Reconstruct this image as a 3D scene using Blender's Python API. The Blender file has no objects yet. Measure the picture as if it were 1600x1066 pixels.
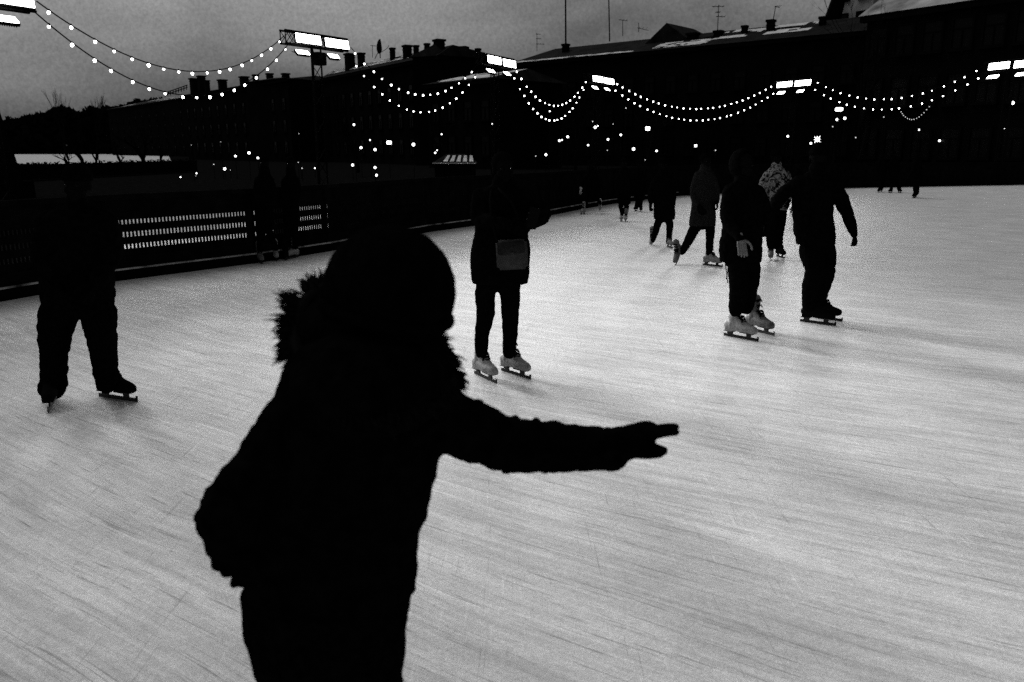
import bpy, bmesh, math, random
from mathutils import Vector, Matrix, Quaternion, noise as mn
random.seed(7)
PI = math.pi
scn = bpy.context.scene
COL = scn.collection

# ------------------------------------------------------------------ camera
CAMZ, FPX, CX, CY, HORIZON = 1.70, 1244.0, 800.0, 533.0, 235.0
PITCH = math.atan((CY - HORIZON) / FPX)
SP, CP = math.sin(PITCH), math.cos(PITCH)
cam_d = bpy.data.cameras.new('camera')
cam = bpy.data.objects.new('camera', cam_d); COL.objects.link(cam)
cam.location = (0, 0, CAMZ); cam.rotation_euler = (PI/2 - PITCH, 0, 0)
cam_d.sensor_width = 36.0; cam_d.lens = 36.0*FPX/1600.0
cam_d.clip_start = 0.05; cam_d.clip_end = 3000
cam_d.dof.use_dof = True; cam_d.dof.focus_distance = 8.0; cam_d.dof.aperture_fstop = 4.0
scn.camera = cam

def ray(px, py):
    a, b = (px-CX)/FPX, (py-CY)/FPX
    return Vector((a, CP - b*SP, -SP - b*CP))
def P(px, py, d, dd=0.0):            # real point seen at a photo pixel, d metres ahead
    r = ray(px, py); return Vector((0, 0, CAMZ)) + r*((d+dd)/r.y)
def G(px, py):                       # point of the ground seen at a photo pixel
    r = ray(px, py); return Vector((0, 0, CAMZ)) + r*(CAMZ/-r.z)
def atz(px, py, z):
    r = ray(px, py); return Vector((0, 0, CAMZ)) + r*((z-CAMZ)/r.z)
def scale_at(p):                     # photo pixels per metre at a point
    v = p - Vector((0, 0, CAMZ)); return FPX/(v.y*CP - v.z*SP)

# --------------------------------------------------------------- materials
def mat(name, col, rough=0.8, spec=0.05, bump=0.0, bscale=60, var=0.0, vscale=12, metal=0.0):
    m = bpy.data.materials.new(name); m.use_nodes = True
    nt = m.node_tree; b = nt.nodes['Principled BSDF']
    c = (col, col, col, 1) if not isinstance(col, tuple) else (*col, 1)
    b.inputs['Base Color'].default_value = c
    b.inputs['Roughness'].default_value = rough
    b.inputs['Specular IOR Level'].default_value = spec
    b.inputs['Metallic'].default_value = metal
    tc = nt.nodes.new('ShaderNodeTexCoord')
    if var:
        n = nt.nodes.new('ShaderNodeTexNoise'); n.inputs['Scale'].default_value = vscale; n.inputs['Detail'].default_value = 6
        r = nt.nodes.new('ShaderNodeMapRange')
        r.inputs['From Min'].default_value = .3; r.inputs['From Max'].default_value = .7
        r.inputs['To Min'].default_value = col*(1-var); r.inputs['To Max'].default_value = col*(1+var)
        nt.links.new(tc.outputs['Object'], n.inputs['Vector'])
        nt.links.new(n.outputs['Fac'], r.inputs['Value']); nt.links.new(r.outputs['Result'], b.inputs['Base Color'])
    if bump:
        n2 = nt.nodes.new('ShaderNodeTexNoise'); n2.inputs['Scale'].default_value = bscale; n2.inputs['Detail'].default_value = 5
        bp = nt.nodes.new('ShaderNodeBump'); bp.inputs['Strength'].default_value = bump; bp.inputs['Distance'].default_value = .01
        nt.links.new(tc.outputs['Object'], n2.inputs['Vector'])
        nt.links.new(n2.outputs['Fac'], bp.inputs['Height']); nt.links.new(bp.outputs['Normal'], b.inputs['Normal'])
    return m
def emit(name, strength, sampling='NONE'):
    m = bpy.data.materials.new(name); m.use_nodes = True
    nt = m.node_tree; nt.nodes.remove(nt.nodes['Principled BSDF'])
    e = nt.nodes.new('ShaderNodeEmission'); e.inputs['Strength'].default_value = strength
    nt.links.new(e.outputs[0], nt.nodes['Material Output'].inputs[0])
    m.cycles.emission_sampling = sampling
    return m
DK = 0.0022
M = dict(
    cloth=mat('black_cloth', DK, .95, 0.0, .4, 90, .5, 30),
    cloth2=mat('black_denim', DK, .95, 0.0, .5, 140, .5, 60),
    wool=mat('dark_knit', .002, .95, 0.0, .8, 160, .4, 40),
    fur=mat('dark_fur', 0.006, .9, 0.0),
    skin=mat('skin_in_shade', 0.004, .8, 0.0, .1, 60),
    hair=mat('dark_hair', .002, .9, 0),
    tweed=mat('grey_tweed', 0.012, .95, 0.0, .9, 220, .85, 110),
    whiteboot=mat('white_leather', 0.24, .6, .15, .35, 40, .3, 30),
    greyboot=mat('grey_leather', 0.10, .6, .12, .35, 40, .35, 30),
    blackboot=mat('black_leather', 0.004, .8, .0, .3, 40),
    steel=mat('blade_steel', 0.03, .5, .1),
    lace=mat('dark_lace', 0.004, .9, 0),
    glove=mat('pale_glove', 0.15, .9, 0, .6, 200, .3, 90),
    bag=mat('bag_leather', 0.045, .8, .0, .3, 60, .25, 20),
    flap=mat('bag_flap_leather', 0.018, .8, .0, .3, 60, .3, 20),
    blackmetal=mat('black_metal', 0.004, .7, .02),
    board=mat('black_board', 0.004, .8, 0.0, .3, 20, .4, 5),
    ledge=mat('scuffed_white_ledge', 0.30, .8, .1, .2, 30, .9, 3.5),
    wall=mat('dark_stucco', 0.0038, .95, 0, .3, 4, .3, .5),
    palewall=mat('pale_stucco', 0.30, .95, 0, .3, 4, .35, .7),
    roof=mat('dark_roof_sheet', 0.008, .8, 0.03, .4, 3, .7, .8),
    greyroof=mat('frosted_roof', 0.34, .9, 0.03, .4, 3, .7, .6),
    brick=mat('sooty_brick', 0.005, .95, 0, .4, 10),
    glass=mat('dark_glass', 0.003, .3, .05),
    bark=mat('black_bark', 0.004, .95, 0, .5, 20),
    snow=mat('snow', 0.80, .9, .05, .5, 6, .12, 3),
    dirtysnow=mat('old_roof_snow', 0.62, .9, .05, .5, 3, .3, 2),
    asphalt=mat('dark_asphalt', 0.006, .95, 0, .2, 20, .4, 3),
    leaf=mat('dark_needles', 0.004, .95, 0),
    flood=emit('floodlight_glow', 14.0, 'AUTO'), bulb=emit('bulb_glow', 12.0), lamp=emit('lamp_glow', 6.0), faint=emit('faint_lamp_glow', 1.6),
)
def pattern_mat():
    m = mat('patterned_jacket', 0.2, .95, 0); nt = m.node_tree; b = nt.nodes['Principled BSDF']
    tc = nt.nodes.new('ShaderNodeTexCoord')
    n = nt.nodes.new('ShaderNodeTexNoise'); n.inputs['Scale'].default_value = 11; n.inputs['Detail'].default_value = 5; n.inputs['Distortion'].default_value = 2.2
    r = nt.nodes.new('ShaderNodeValToRGB'); e = r.color_ramp.elements
    e[0].position = .44; e[0].color = (.004, .004, .004, 1); e[1].position = .56; e[1].color = (.20, .20, .20, 1)
    nt.links.new(tc.outputs['Object'], n.inputs['Vector']); nt.links.new(n.outputs['Fac'], r.inputs['Fac'])
    nt.links.new(r.outputs['Color'], b.inputs['Base Color'])
    return m
M['pattern'] = pattern_mat()

# ------------------------------------------------------------ mesh helpers
def finish(name, bm, m, parent=None, smooth=False, origin=None):
    me = bpy.data.meshes.new(name)
    if origin is not None:
        for v in bm.verts: v.co -= origin
    bmesh.ops.recalc_face_normals(bm, faces=bm.faces[:])
    bm.to_mesh(me); bm.free()
    me.materials.append(m)
    if smooth:
        for p in me.polygons: p.use_smooth = True
    return link(name, me, parent)
def link(name, me, parent=None):
    o = bpy.data.objects.new(name, me); COL.objects.link(o)
    if parent: o.parent = parent
    return o
def tag(o, label=None, cat=None, group=None, kind=None):
    if label: o['label'] = label
    if cat: o['category'] = cat
    if group: o['group'] = group
    if kind: o['kind'] = kind
    return o
def thing(name, label, cat, loc=(0, 0, 0), group=None, rz=0):
    o = bpy.data.objects.new(name, None); COL.objects.link(o)
    o.location = loc; o.rotation_euler = (0, 0, rz); o.empty_display_size = .2
    return tag(o, label, cat, group)
def box(bm, c, s, rot=None):
    r = bmesh.ops.create_cube(bm, size=1.0)
    mt = Matrix.Translation(c) @ (rot.to_4x4() if rot else Matrix()) @ Matrix.Diagonal((s[0], s[1], s[2], 1))
    bmesh.ops.transform(bm, matrix=mt, verts=r['verts'])
def beam(bm, a, b, w, h=None, up=Vector((0, 0, 1))):
    a, b = Vector(a), Vector(b); h = h or w
    d = b-a; L = d.length
    if L < 1e-5: return
    x = d/L
    y = up.cross(x)
    if y.length < 1e-3: y = Vector((0, 1, 0)).cross(x)
    y.normalize(); z = x.cross(y)
    box(bm, (a+b)/2, (L, w, h), Matrix((x, y, z)).transposed())
def ellipsoid(bm, c, r, rot=None, sub=3):
    q = bmesh.ops.create_icosphere(bm, subdivisions=sub, radius=1.0)
    mt = Matrix.Translation(c) @ (rot.to_4x4() if rot else Matrix()) @ Matrix.Diagonal((*r, 1))
    bmesh.ops.transform(bm, matrix=mt, verts=q['verts'])
def rings_to_faces(bm, rings):
    n = len(rings[0])
    for a, b in zip(rings, rings[1:]):
        for i in range(n):
            bm.faces.new((a[i], a[(i+1) % n], b[(i+1) % n], b[i]))
def cap(bm, ring, c):
    v = bm.verts.new(c)
    for i in range(len(ring)): bm.faces.new((ring[i], ring[(i+1) % len(ring)], v))
def tube(bm, pts, rad, seg=12, flat=1.0, flatdir=None, round_ends=True):
    pts = [Vector(p) for p in pts]; rad = list(rad)
    # densify with a Catmull-Rom curve so joints bend smoothly
    if len(pts) > 2:
        q, rr = [], []
        for i in range(len(pts)-1):
            p0, p1, p2, p3 = pts[max(i-1, 0)], pts[i], pts[i+1], pts[min(i+2, len(pts)-1)]
            for k in range(4):
                t = k/4
                q.append(.5*((2*p1)+(p2-p0)*t+(2*p0-5*p1+4*p2-p3)*t*t+(3*p1-p0-3*p2+p3)*t**3))
                rr.append(rad[i]*(1-t)+rad[i+1]*t)
        q.append(pts[-1]); rr.append(rad[-1]); pts, rad = q, rr
    if round_ends:
        d0 = (pts[0]-pts[1]).normalized(); d1 = (pts[-1]-pts[-2]).normalized()
        r0, r1 = rad[0], rad[-1]
        pts = [pts[0]+d0*r0*.92, pts[0]+d0*r0*.6]+pts+[pts[-1]+d1*r1*.6, pts[-1]+d1*r1*.92]
        rad = [r0*.4, r0*.8]+rad+[r1*.8, r1*.4]
    rings = []
    t = (pts[1]-pts[0]).normalized()
    u = (flatdir or Vector((0, 1, 0))).copy(); u -= t*u.dot(t)
    if u.length < 1e-3: u = Vector((1, 0, 0)) - t*t.x
    u.normalize()
    for i, p in enumerate(pts):
        t = (pts[min(i+1, len(pts)-1)]-pts[max(i-1, 0)]).normalized()
        u = u - t*u.dot(t); u.normalize(); w = t.cross(u)
        rings.append([bm.verts.new(p + u*math.cos(2*PI*k/seg)*rad[i]*flat + w*math.sin(2*PI*k/seg)*rad[i]) for k in range(seg)])
    rings_to_faces(bm, rings)
    cap(bm, rings[0][::-1], pts[0]); cap(bm, rings[-1], pts[-1])
def loft(bm, rows, seg=28, yaw=0.0):      # rows: (centre, half width, half depth)
    # interpolate for a smooth garment
    out = []
    for i in range(len(rows)-1):
        for k in range(4):
            t = k/4; a, b = rows[i], rows[i+1]
            p0, p3 = rows[max(i-1, 0)], rows[min(i+2, len(rows)-1)]
            cr = lambda w, x, y, z: .5*((2*x)+(y-w)*t+(2*w-5*x+4*y-z)*t*t+(3*x-w-3*y+z)*t**3)
            out.append((cr(p0[0], a[0], b[0], p3[0]), cr(p0[1], a[1], b[1], p3[1]), cr(p0[2], a[2], b[2], p3[2])))
    out.append(rows[-1])
    c, s = math.cos(yaw), math.sin(yaw); rings = []
    for (p, hw, hd) in out:
        ring = []
        for k in range(seg):
            a = 2*PI*k/seg; x, y = math.cos(a)*hw, math.sin(a)*hd
            ring.append(bm.verts.new(p+Vector((x*c-y*s, x*s+y*c, 0))))
        rings.append(ring)
    rings_to_faces(bm, rings)
    cap(bm, rings[0][::-1], out[0][0]); cap(bm, rings[-1], out[-1][0])
def fuse(name, bm, voxel, smooth=2, folds=0.0, fscale=9.0, seed=0):   # one continuous skin over overlapping solids
    bmesh.ops.recalc_face_normals(bm, faces=bm.faces[:])
    me = bpy.data.meshes.new('tmp'); bm.to_mesh(me); bm.free()
    o = bpy.data.objects.new('tmp', me); COL.objects.link(o)
    r = o.modifiers.new('r', 'REMESH'); r.mode = 'VOXEL'; r.voxel_size = voxel
    if smooth:
        s = o.modifiers.new('s', 'SMOOTH'); s.iterations = smooth; s.factor = .5
    dg = bpy.context.evaluated_depsgraph_get(); dg.update()
    out = bpy.data.meshes.new_from_object(o.evaluated_get(dg)); out.name = name
    bpy.data.objects.remove(o); bpy.data.meshes.remove(me)
    if folds:
        off = Vector((seed*7.3, seed*3.1, 0))
        ns = [v.normal.copy() for v in out.vertices]
        for v, n in zip(out.vertices, ns):
            q = v.co*fscale+off; q.z *= 1.7
            v.co += n*folds*(mn.noise(q)+.5*mn.noise(q*2.3)+.25*mn.noise(q*5.1))
    for p in out.polygons: p.use_smooth = True
    return out

# ------------------------------------------------------------------ skates
def boot_mesh():
    bm = bmesh.new()       # toe towards +X, blade bottom at z = 0
    tube(bm, [(-.105, 0, .10), (-.03, 0, .10), (.05, 0, .092), (.125, 0, .082)], [.038, .042, .044, .036], 16, 1.0, Vector((0, 1, 0)))
    tube(bm, [(-.068, 0, .10), (-.055, 0, .17), (-.05, 0, .235), (-.05, 0, .275)], [.044, .040, .042, .045], 16)
    tube(bm, [(-.07, 0, .17), (0, 0, .135), (.06, 0, .10)], [.038, .038, .036], 12)
    box(bm, (.01, 0, .068), (.27, .062, .02)); box(bm, (-.09, 0, .058), (.07, .058, .03))
    return fuse('boot', bm, .006, 3, .0012, 30)
def blade_bm():
    bm = bmesh.new()
    box(bm, (.015, 0, .012), (.315, .005, .024))
    box(bm, (-.085, 0, .036), (.05, .012, .03)); box(bm, (.085, 0, .036), (.04, .012, .03))
    box(bm, (-.088, 0, .049), (.085, .055, .006)); box(bm, (.075, 0, .055), (.12, .06, .006))
    box(bm, (.168, 0, .022), (.014, .005, .03))
    return bm
def lace_bm():
    bm = bmesh.new()
    for k in range(7):
        t = k/6
        x = -.026+.075*t if k > 2 else -.012+.006*k
        z = .265-.045*k if k < 3 else .175-.0135*(k-3)*1.6
        for s in (1, -1):
            tube(bm, [(x-.004, -.029*s, z+.006), (x+.014, 0, z+.014), (x+.006, .029*s, z-.006)], [.0055]*3, 6)
    return bm
BOOT = boot_mesh()
b0 = blade_bm(); BLADE = bpy.data.meshes.new('blade'); b0.to_mesh(BLADE); b0.free(); BLADE.materials.append(M['steel'])
l0 = lace_bm(); LACE = bpy.data.meshes.new('laces'); l0.to_mesh(LACE); l0.free(); LACE.materials.append(M['lace'])
BOOTS = {}
def skate(parent, org, heel, toe, key, lift=0.0, tilt=0.0, size=1.0):
    if key not in BOOTS:
        b = BOOT.copy(); b.name = 'ice_skate'; b.materials.append(M[key]); BOOTS[key] = b
    h, t = G(*heel), G(*toe)
    c = (h+t)/2; yaw = math.atan2(t.y-h.y, t.x-h.x)
    o = link('ice_skate', BOOTS[key], parent)
    o.location = c - org + Vector((0, 0, lift)); o.rotation_euler = (0, tilt, yaw); o.scale = (size*1.08,)*3
    link('blade', BLADE, o); link('laces', LACE, o)
    return o

# ------------------------------------------------------------------- people
def hand(bm, w, v, n, side=1, curl=.35, s=1.0, thick=1.0, curls=None):
    """palm and five fingers; w wrist, v pointing direction, n back of hand, side +1: thumb on v x n"""
    v = v.normalized(); n = (n - v*n.dot(v)).normalized(); u = v.cross(n)*side
    for k in (-.026, -.009, .009, .026):
        tube(bm, [w+u*k*.7*s, w+v*.045*s+u*k*s, w+v*.088*s+u*k*1.05*s], [.013*s*thick, .0145*s*thick, .0115*s*thick], 8)
    for i, (k, L) in enumerate(((.030, .070), (.010, .079), (-.010, .073), (-.029, .057))):
        c = (curls[i] if curls else curl*(1+.15*i))
        p = w+v*.088*s+u*k*s; pts = [p]; a = c*.4
        for f in (.45, .32, .25):
            p = p+(v*math.cos(a)-n*math.sin(a)+u*k*1.5)*L*f*s; pts.append(p); a += c*1.1
        tube(bm, pts, [.0105*s*thick, .0098*s*thick, .009*s*thick, .008*s*thick], 8)
    p = w+v*.02*s+u*.028*s
    tube(bm, [p, p+(v*.55+u*.75-n*.25)*.042*s, p+(v*.85+u*.75-n*.5)*.068*s, p+(v*1.0+u*.62-n*.6)*.088*s], [.0135*s*thick, .0115*s*thick, .0105*s*thick, .009*s*thick], 8)
def head_parts(bm, c, yaw, s=1.0, tilt=0.0):
    R = Matrix.Rotation(yaw, 3, 'Z') @ Matrix.Rotation(tilt, 3, 'X')    # face towards local +Y
    def e(p, r, q=None): ellipsoid(bm, c+R @ (Vector(p)*s), [x*s for x in r], R @ q if q else R, 3)
    e((0, -.012, .03), (.075, .093, .082)); e((0, .022, -.035), (.058, .062, .072)); e((0, .052, -.085), (.030, .028, .024))
    e((0, .083, -.02), (.011, .016, .022)); e((0, .093, -.032), (.014, .015, .010))
    for k in (-1, 1):
        e((.074*k, -.005, -.015), (.009, .02, .032)); e((.03*k, .066, .012), (.02, .018, .009)); e((.042*k, .05, -.035), (.02, .022, .02))
    e((0, .076, -.056), (.022, .010, .006)); e((0, .074, -.067), (.02, .010, .007))
    return R
NPEOPLE = [0]
def person(label, d, feet, rings, arms, legs, head, skates, coat='cloth', trousers='cloth2', hat='beanie', yaw=PI, voxel=.012, depth=.62,
           hands=None, group='skaters on the ice', folds=.006, glove=None, skin='skin', tilt=0.0, legmat=None, coatyaw=0.0):
    NPEOPLE[0] += 1; sd = NPEOPLE[0]
    org = G(*feet); org.z = 0
    root = thing('person', label, 'person', org, group)
    def Q(x, y, dd=0.0): return P(x, y, d, dd)
    def rr(p, px): return px/scale_at(p)
    # the body: one continuous skin from head to ankles
    bm = bmesh.new()
    rows = []
    for r in rings:
        p = Q(r[0], r[1], r[3] if len(r) > 3 else 0); hw = rr(p, r[2]); rows.append((p, hw, max(hw*depth, min(hw, .075))))
    loft(bm, [(p, hw*.8, hd*.8) for p, hw, hd in rows], yaw=coatyaw)
    hc = Q(head[0], head[1], head[3] if len(head) > 3 else 0); hs = rr(hc, head[2])/.085
    R = head_parts(bm, hc, yaw, hs, tilt)
    neck = rows[-1][0]
    tube(bm, [neck-Vector((0, 0, .06)), (neck+hc)/2, hc], [.065*hs, .052*hs, .05*hs], 12)
    gl = []
    for i, a in enumerate(arms):
        pts = [Q(x, y, dd) for x, y, dd, _ in a]; ra = [rr(p, q[3]) for p, q in zip(pts, a)]
        tube(bm, pts, [r*.7 for r in ra])
        v = (pts[-1]-pts[-2]).normalized()
        hk = (hands or {}).get(i, {})
        nrm = hk.get('n', Vector((1 if a[-1][0] > rings[0][0] else -1, -.3, .2)))
        args = dict(w=pts[-1]+v*ra[-1]*.4, v=hk.get('v', v), n=nrm, side=hk.get('side', 1), curl=hk.get('curl', .5), s=hk.get('s', 1.0))
        hand(bm, **args, thick=.6 if hk.get('mat') == 'glove' else 1.0)
        gl.append((args, hk.get('mat', glove)))
    for l in legs:
        pts = [Q(x, y, dd) for x, y, dd, _ in l]; ra = [rr(p, q[3]) for p, q in zip(pts, l)]
        tube(bm, [rows[0][0]]+pts, [ra[0]*.75]+[r*.7 for r in ra])
    me = fuse('body', bm, voxel*.75, 1); me.materials.append(M[skin])
    for v in me.vertices: v.co -= org
    link('body', me, root)
    for k in (-1, 1):
        b = bmesh.new(); ellipsoid(b, hc-org+R @ (Vector((.031*k, .070, -.005))*hs), [.0115*hs]*3, sub=2)
        finish('eye', b, M['glass'], root, True)
    # coat with sleeves
    bm = bmesh.new(); loft(bm, rows, yaw=coatyaw)
    for a in arms:
        pts = [Q(x, y, dd) for x, y, dd, _ in a]
        tube(bm, pts, [rr(p, q[3]) for p, q in zip(pts, a)], 14)
    tube(bm, [neck-Vector((0, 0, .05)), neck+Vector((0, 0, .03))], [.085, .075], 14)
    me = fuse('coat', bm, voxel, 2, folds, 9, sd); me.materials.append(M[coat])
    for v in me.vertices: v.co -= org
    link('coat', me, root)
    # trousers
    bm = bmesh.new()
    p0 = rows[0][0]+Vector((0, 0, .06))
    loft(bm, [(p0-Vector((0, 0, .10)), rows[0][1]*.72, rows[0][2]*.8), (p0+Vector((0, 0, .05)), rows[0][1]*.8, rows[0][2]*.82)])
    for l in legs:
        pts = [Q(x, y, dd) for x, y, dd, _ in l]; ra = [rr(p, q[3]) for p, q in zip(pts, l)]
        tube(bm, [p0]+pts, [ra[0]]+ra, 14, 1.0)
    me = fuse('trousers', bm, voxel, 2, folds*.8, 11, sd+20); me.materials.append(M[trousers])
    for v in me.vertices: v.co -= org
    link('trousers', me, root)
    # head cover
    bm = bmesh.new()
    if hat == 'beanie':
        ellipsoid(bm, hc+R @ (Vector((0, -.012, .045))*hs), [.086*hs, .102*hs, .088*hs], R, 3)
        kill = [v for v in bm.verts if (R.transposed() @ (v.co-hc)).z < .012*hs]
        bmesh.ops.delete(bm, geom=kill, context='VERTS'); bmesh.ops.solidify(bm, geom=bm.faces[:], thickness=.008)
        finish('hat', bm, M['wool'], root, True, org)
    elif hat == 'hair':
        ellipsoid(bm, hc+R @ (Vector((0, -.02, .035))*hs), [.084*hs, .098*hs, .090*hs], R, 3)
        ellipsoid(bm, hc+R @ (Vector((0, -.07, -.06))*hs), [.07*hs, .04*hs, .12*hs], R, 3)
        kill = [v for v in bm.verts if (R.transposed() @ (v.co-hc)).y > .045*hs and (R.transposed() @ (v.co-hc)).z < .05*hs]
        bmesh.ops.delete(bm, geom=kill, context='VERTS')
        finish('hair', bm, M['hair'], root, True, org)
    else:
        ellipsoid(bm, hc+R @ (Vector((0, -.02, .01))*hs), [.10*hs, .115*hs, .13*hs], R, 3)
        kill = [v for v in bm.verts if (R.transposed() @ (v.co-hc)).y > .05*hs]
        bmesh.ops.delete(bm, geom=kill, context='VERTS'); bmesh.ops.solidify(bm, geom=bm.faces[:], thickness=.012)
        finish('hood', bm, M[coat], root, True, org)
    for args, g in gl:
        if g:
            bm = bmesh.new(); hand(bm, **args, thick=.9 if g == 'glove' else 1.18)
            q_ = .024 if g == 'glove' else .034; tube(bm, [args['w']-args['v'].normalized()*.03, args['w']+args['v'].normalized()*.02], [q_*args['s']]*2, 10)
            me = fuse('glove', bm, .0036 if g == 'glove' else .005, 1); me.materials.append(M[g])
            for v in me.vertices: v.co -= org
            link('glove', me, root)
    for s in skates: skate(root, org, *s[:2], *s[2:])
    return root, org
def gd(x, y): return G(x, y).y

# 2: baggy trousers, far left
person('skater in baggy dark trousers standing legs apart by the black boards, headmost cut by darkness'.replace(', headmost cut by darkness', ''), gd(130, 630), (130, 630),
  [(122, 478, 54), (121, 455, 58), (121, 420, 55), (121, 380, 54), (121, 350, 56), (121, 333, 46), (121, 322, 22)],
  [[(76, 346, 0, 19), (68, 395, -.05, 17), (86, 438, -.15, 14)], [(166, 346, 0, 19), (172, 395, -.05, 17), (154, 438, -.15, 14)]],
  [[(95, 484, 0, 30), (86, 520, -.02, 25), (85, 556, 0, 20), (84, 592, 0, 20), (81, 606, 0, 20)], [(150, 484, 0, 29), (158, 522, -.02, 23), (162, 552, 0, 20), (165, 582, 0, 18.5), (166, 598, 0, 16)]],
  (121, 288, 21), [((89, 621), (76, 645), 'blackboot', 0, 0, 1.05), ((158, 620), (206, 627), 'blackboot', 0, 0, 1.05)], hat='beanie', yaw=PI, folds=.012, glove='cloth')
# 3: woman with the shoulder bag
w3, o3 = person('woman in dark thigh-length coat and white skates with a shoulder bag at her hip', gd(781, 590), (781, 590),
  [(782, 443, 43), (781, 425, 46), (782, 392, 47), (783, 365, 42), (783, 340, 41), (784, 315, 42), (785, 300, 37), (785, 290, 19)],
  [[(751, 308, 0, 14), (748, 340, -.03, 13), (772, 346, -.2, 11)], [(820, 308, 0, 14), (848, 335, -.05, 14), (829, 350, -.18, 9.5)]],
  [[(759, 452, 0, 17), (759, 490, 0, 14.5), (753, 522, 0, 11.5), (752, 551, 0, 10)], [(796, 452, 0, 17), (797, 490, 0, 14), (797, 522, 0, 12), (795, 551, 0, 10.3)]],
  (786, 263, 17.5), [((742, 584), (772, 598), 'whiteboot'), ((786, 580), (822, 591), 'whiteboot')], hat='hair', yaw=PI+.3, voxel=.01, glove='cloth', depth=.58)
# 10: long coat, one pale glove
w10, o10 = person('skater in long dark coat with one pale gloved hand on the thigh and hanging drawcord', gd(1160, 526), (1160, 526),
  [(1157, 409, 32.5), (1157, 388, 33.5), (1160, 350, 31), (1161, 320, 30), (1161, 302, 28), (1161, 289, 22), (1161, 281, 11)],
  [[(1141, 300, 0, 12), (1136, 342, -.12, 11), (1156, 371, -.30, 8)], [(1183, 301, 0, 12), (1195, 325, .05, 10), (1196, 345, .1, 8)]],
  [[(1154, 414, -.05, 17), (1155, 448, -.05, 15.5), (1150, 484, -.05, 11.5)], [(1172, 414, .12, 16.5), (1171, 446, .12, 14), (1166, 481, .12, 11)]],
  (1161, 258, 15.5), [((1136, 525), (1174, 532), 'whiteboot', 0, 0, 1.05), ((1172, 516), (1197, 522), 'greyboot', 0, 0, 1.05)], hat='hood', yaw=PI+.5, voxel=.01, folds=.008,
  hands={0: dict(n=Vector((-.2, -1, .2)), v=Vector((.18, -.1, -1)), curl=.3, side=-1, mat='glove', s=1.05), 1: dict(mat='cloth', curl=.9)})
bm = bmesh.new(); dd = gd(1160, 526)
for k, xs in enumerate(((1132, 1135, 1137), (1139, 1137, 1135))):
    tube(bm, [P(xs[0], 405, dd, -.03), P(xs[1], 424, dd, -.03), P(xs[2], 442-k*6, dd, -.03)], [.004, .004, .005], 6)
finish('drawcord', bm, M['lace'], w10, True, o10)
# 12: man holding hands with 10
person('man in short dark jacket leaning on bent knees with his free arm out, holding hands', gd(1278, 505), (1278, 505),
  [(1275, 382, 30), (1272, 357, 32), (1270, 330, 31.5), (1272, 305, 34), (1275, 287, 33), (1276, 275, 23), (1277, 267, 11)],
  [[(1250, 287, 0, 13), (1226, 302, .02, 11), (1209, 325, .05, 9.5), (1199, 345, .08, 7.5)], [(1303, 289, 0, 13), (1317, 318, 0, 11), (1330, 350, -.05, 8.5), (1333, 361, -.06, 7)]],
  [[(1267, 392, 0, 18.5), (1274, 422, -.08, 15.5), (1267, 450, 0, 14), (1266, 476, .02, 12.5)], [(1288, 392, .1, 17.5), (1290, 422, .02, 14.5), (1284, 450, .1, 13), (1277, 474, .14, 10.5)]],
  (1278, 246, 13.5), [((1256, 503), (1294, 508), 'blackboot', 0, 0, 1.05), ((1270, 496), (1306, 501), 'blackboot', 0, 0, 1.0)], hat='beanie', yaw=-.4, voxel=.01, folds=.01, glove='cloth',
  hands={0: dict(curl=.9), 1: dict(curl=1.1)})
# 9: tweed coat striding
person('woman in flecked grey coat gliding on one white skate, other leg stretched back', gd(1112, 415), (1100, 415),
  [(1097, 353, 21), (1098, 340, 20.5), (1099, 320, 18.5), (1100, 300, 17.5), (1101, 282, 17), (1102, 270, 13.5), (1102, 263, 6)],
  [[(1091, 274, 0, 6.5), (1084, 296, 0, 6), (1085, 313, -.05, 5), (1091, 321, -.12, 4)], [(1112, 276, 0, 6.5), (1119, 295, 0, 5.5), (1120, 312, -.05, 4.5)]],
  [[(1087, 355, 0, 9), (1077, 374, .05, 7.5), (1066, 394, .1, 5)], [(1109, 355, 0, 8), (1109, 376, 0, 6.3), (1108, 396, 0, 5.2)]],
  (1103, 252, 8.6), [((1066, 411), (1055, 414.5), 'greyboot', .10, .75, 1.0), ((1103, 414.5), (1121, 416.5), 'whiteboot')], coat='tweed', hat='hair', yaw=PI+.4, glove='cloth', folds=.004)
# 11: patterned jacket
person('person in pale leaf-patterned jacket and dark trousers skating between the hand-holding couple', gd(1210, 406), (1210, 406),
  [(1212, 328, 19.5), (1212, 310, 20), (1213, 290, 18.5), (1213, 275, 17.5), (1213, 265, 13), (1213, 259, 6)],
  [[(1199, 274, 0, 7), (1191, 291, 0, 6.5), (1191, 305, -.05, 5), (1196, 314, -.12, 4)], [(1228, 274, 0, 7), (1234, 292, 0, 6), (1233, 310, -.05, 4.5)]],
  [[(1204, 333, 0, 9.5), (1204, 360, 0, 8.5), (1205, 385, 0, 6.5)], [(1220, 333, .08, 9.5), (1217, 362, .08, 7.8), (1213, 384, .08, 6.3)]],
  (1213, 246, 8.8), [((1203, 402), (1204, 411), 'greyboot', 0, 0, 1.0), ((1210, 399), (1228, 405), 'blackboot', 0, 0, 1.0)], coat='pattern', hat='beanie', yaw=PI+.2, glove='cloth')
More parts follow.
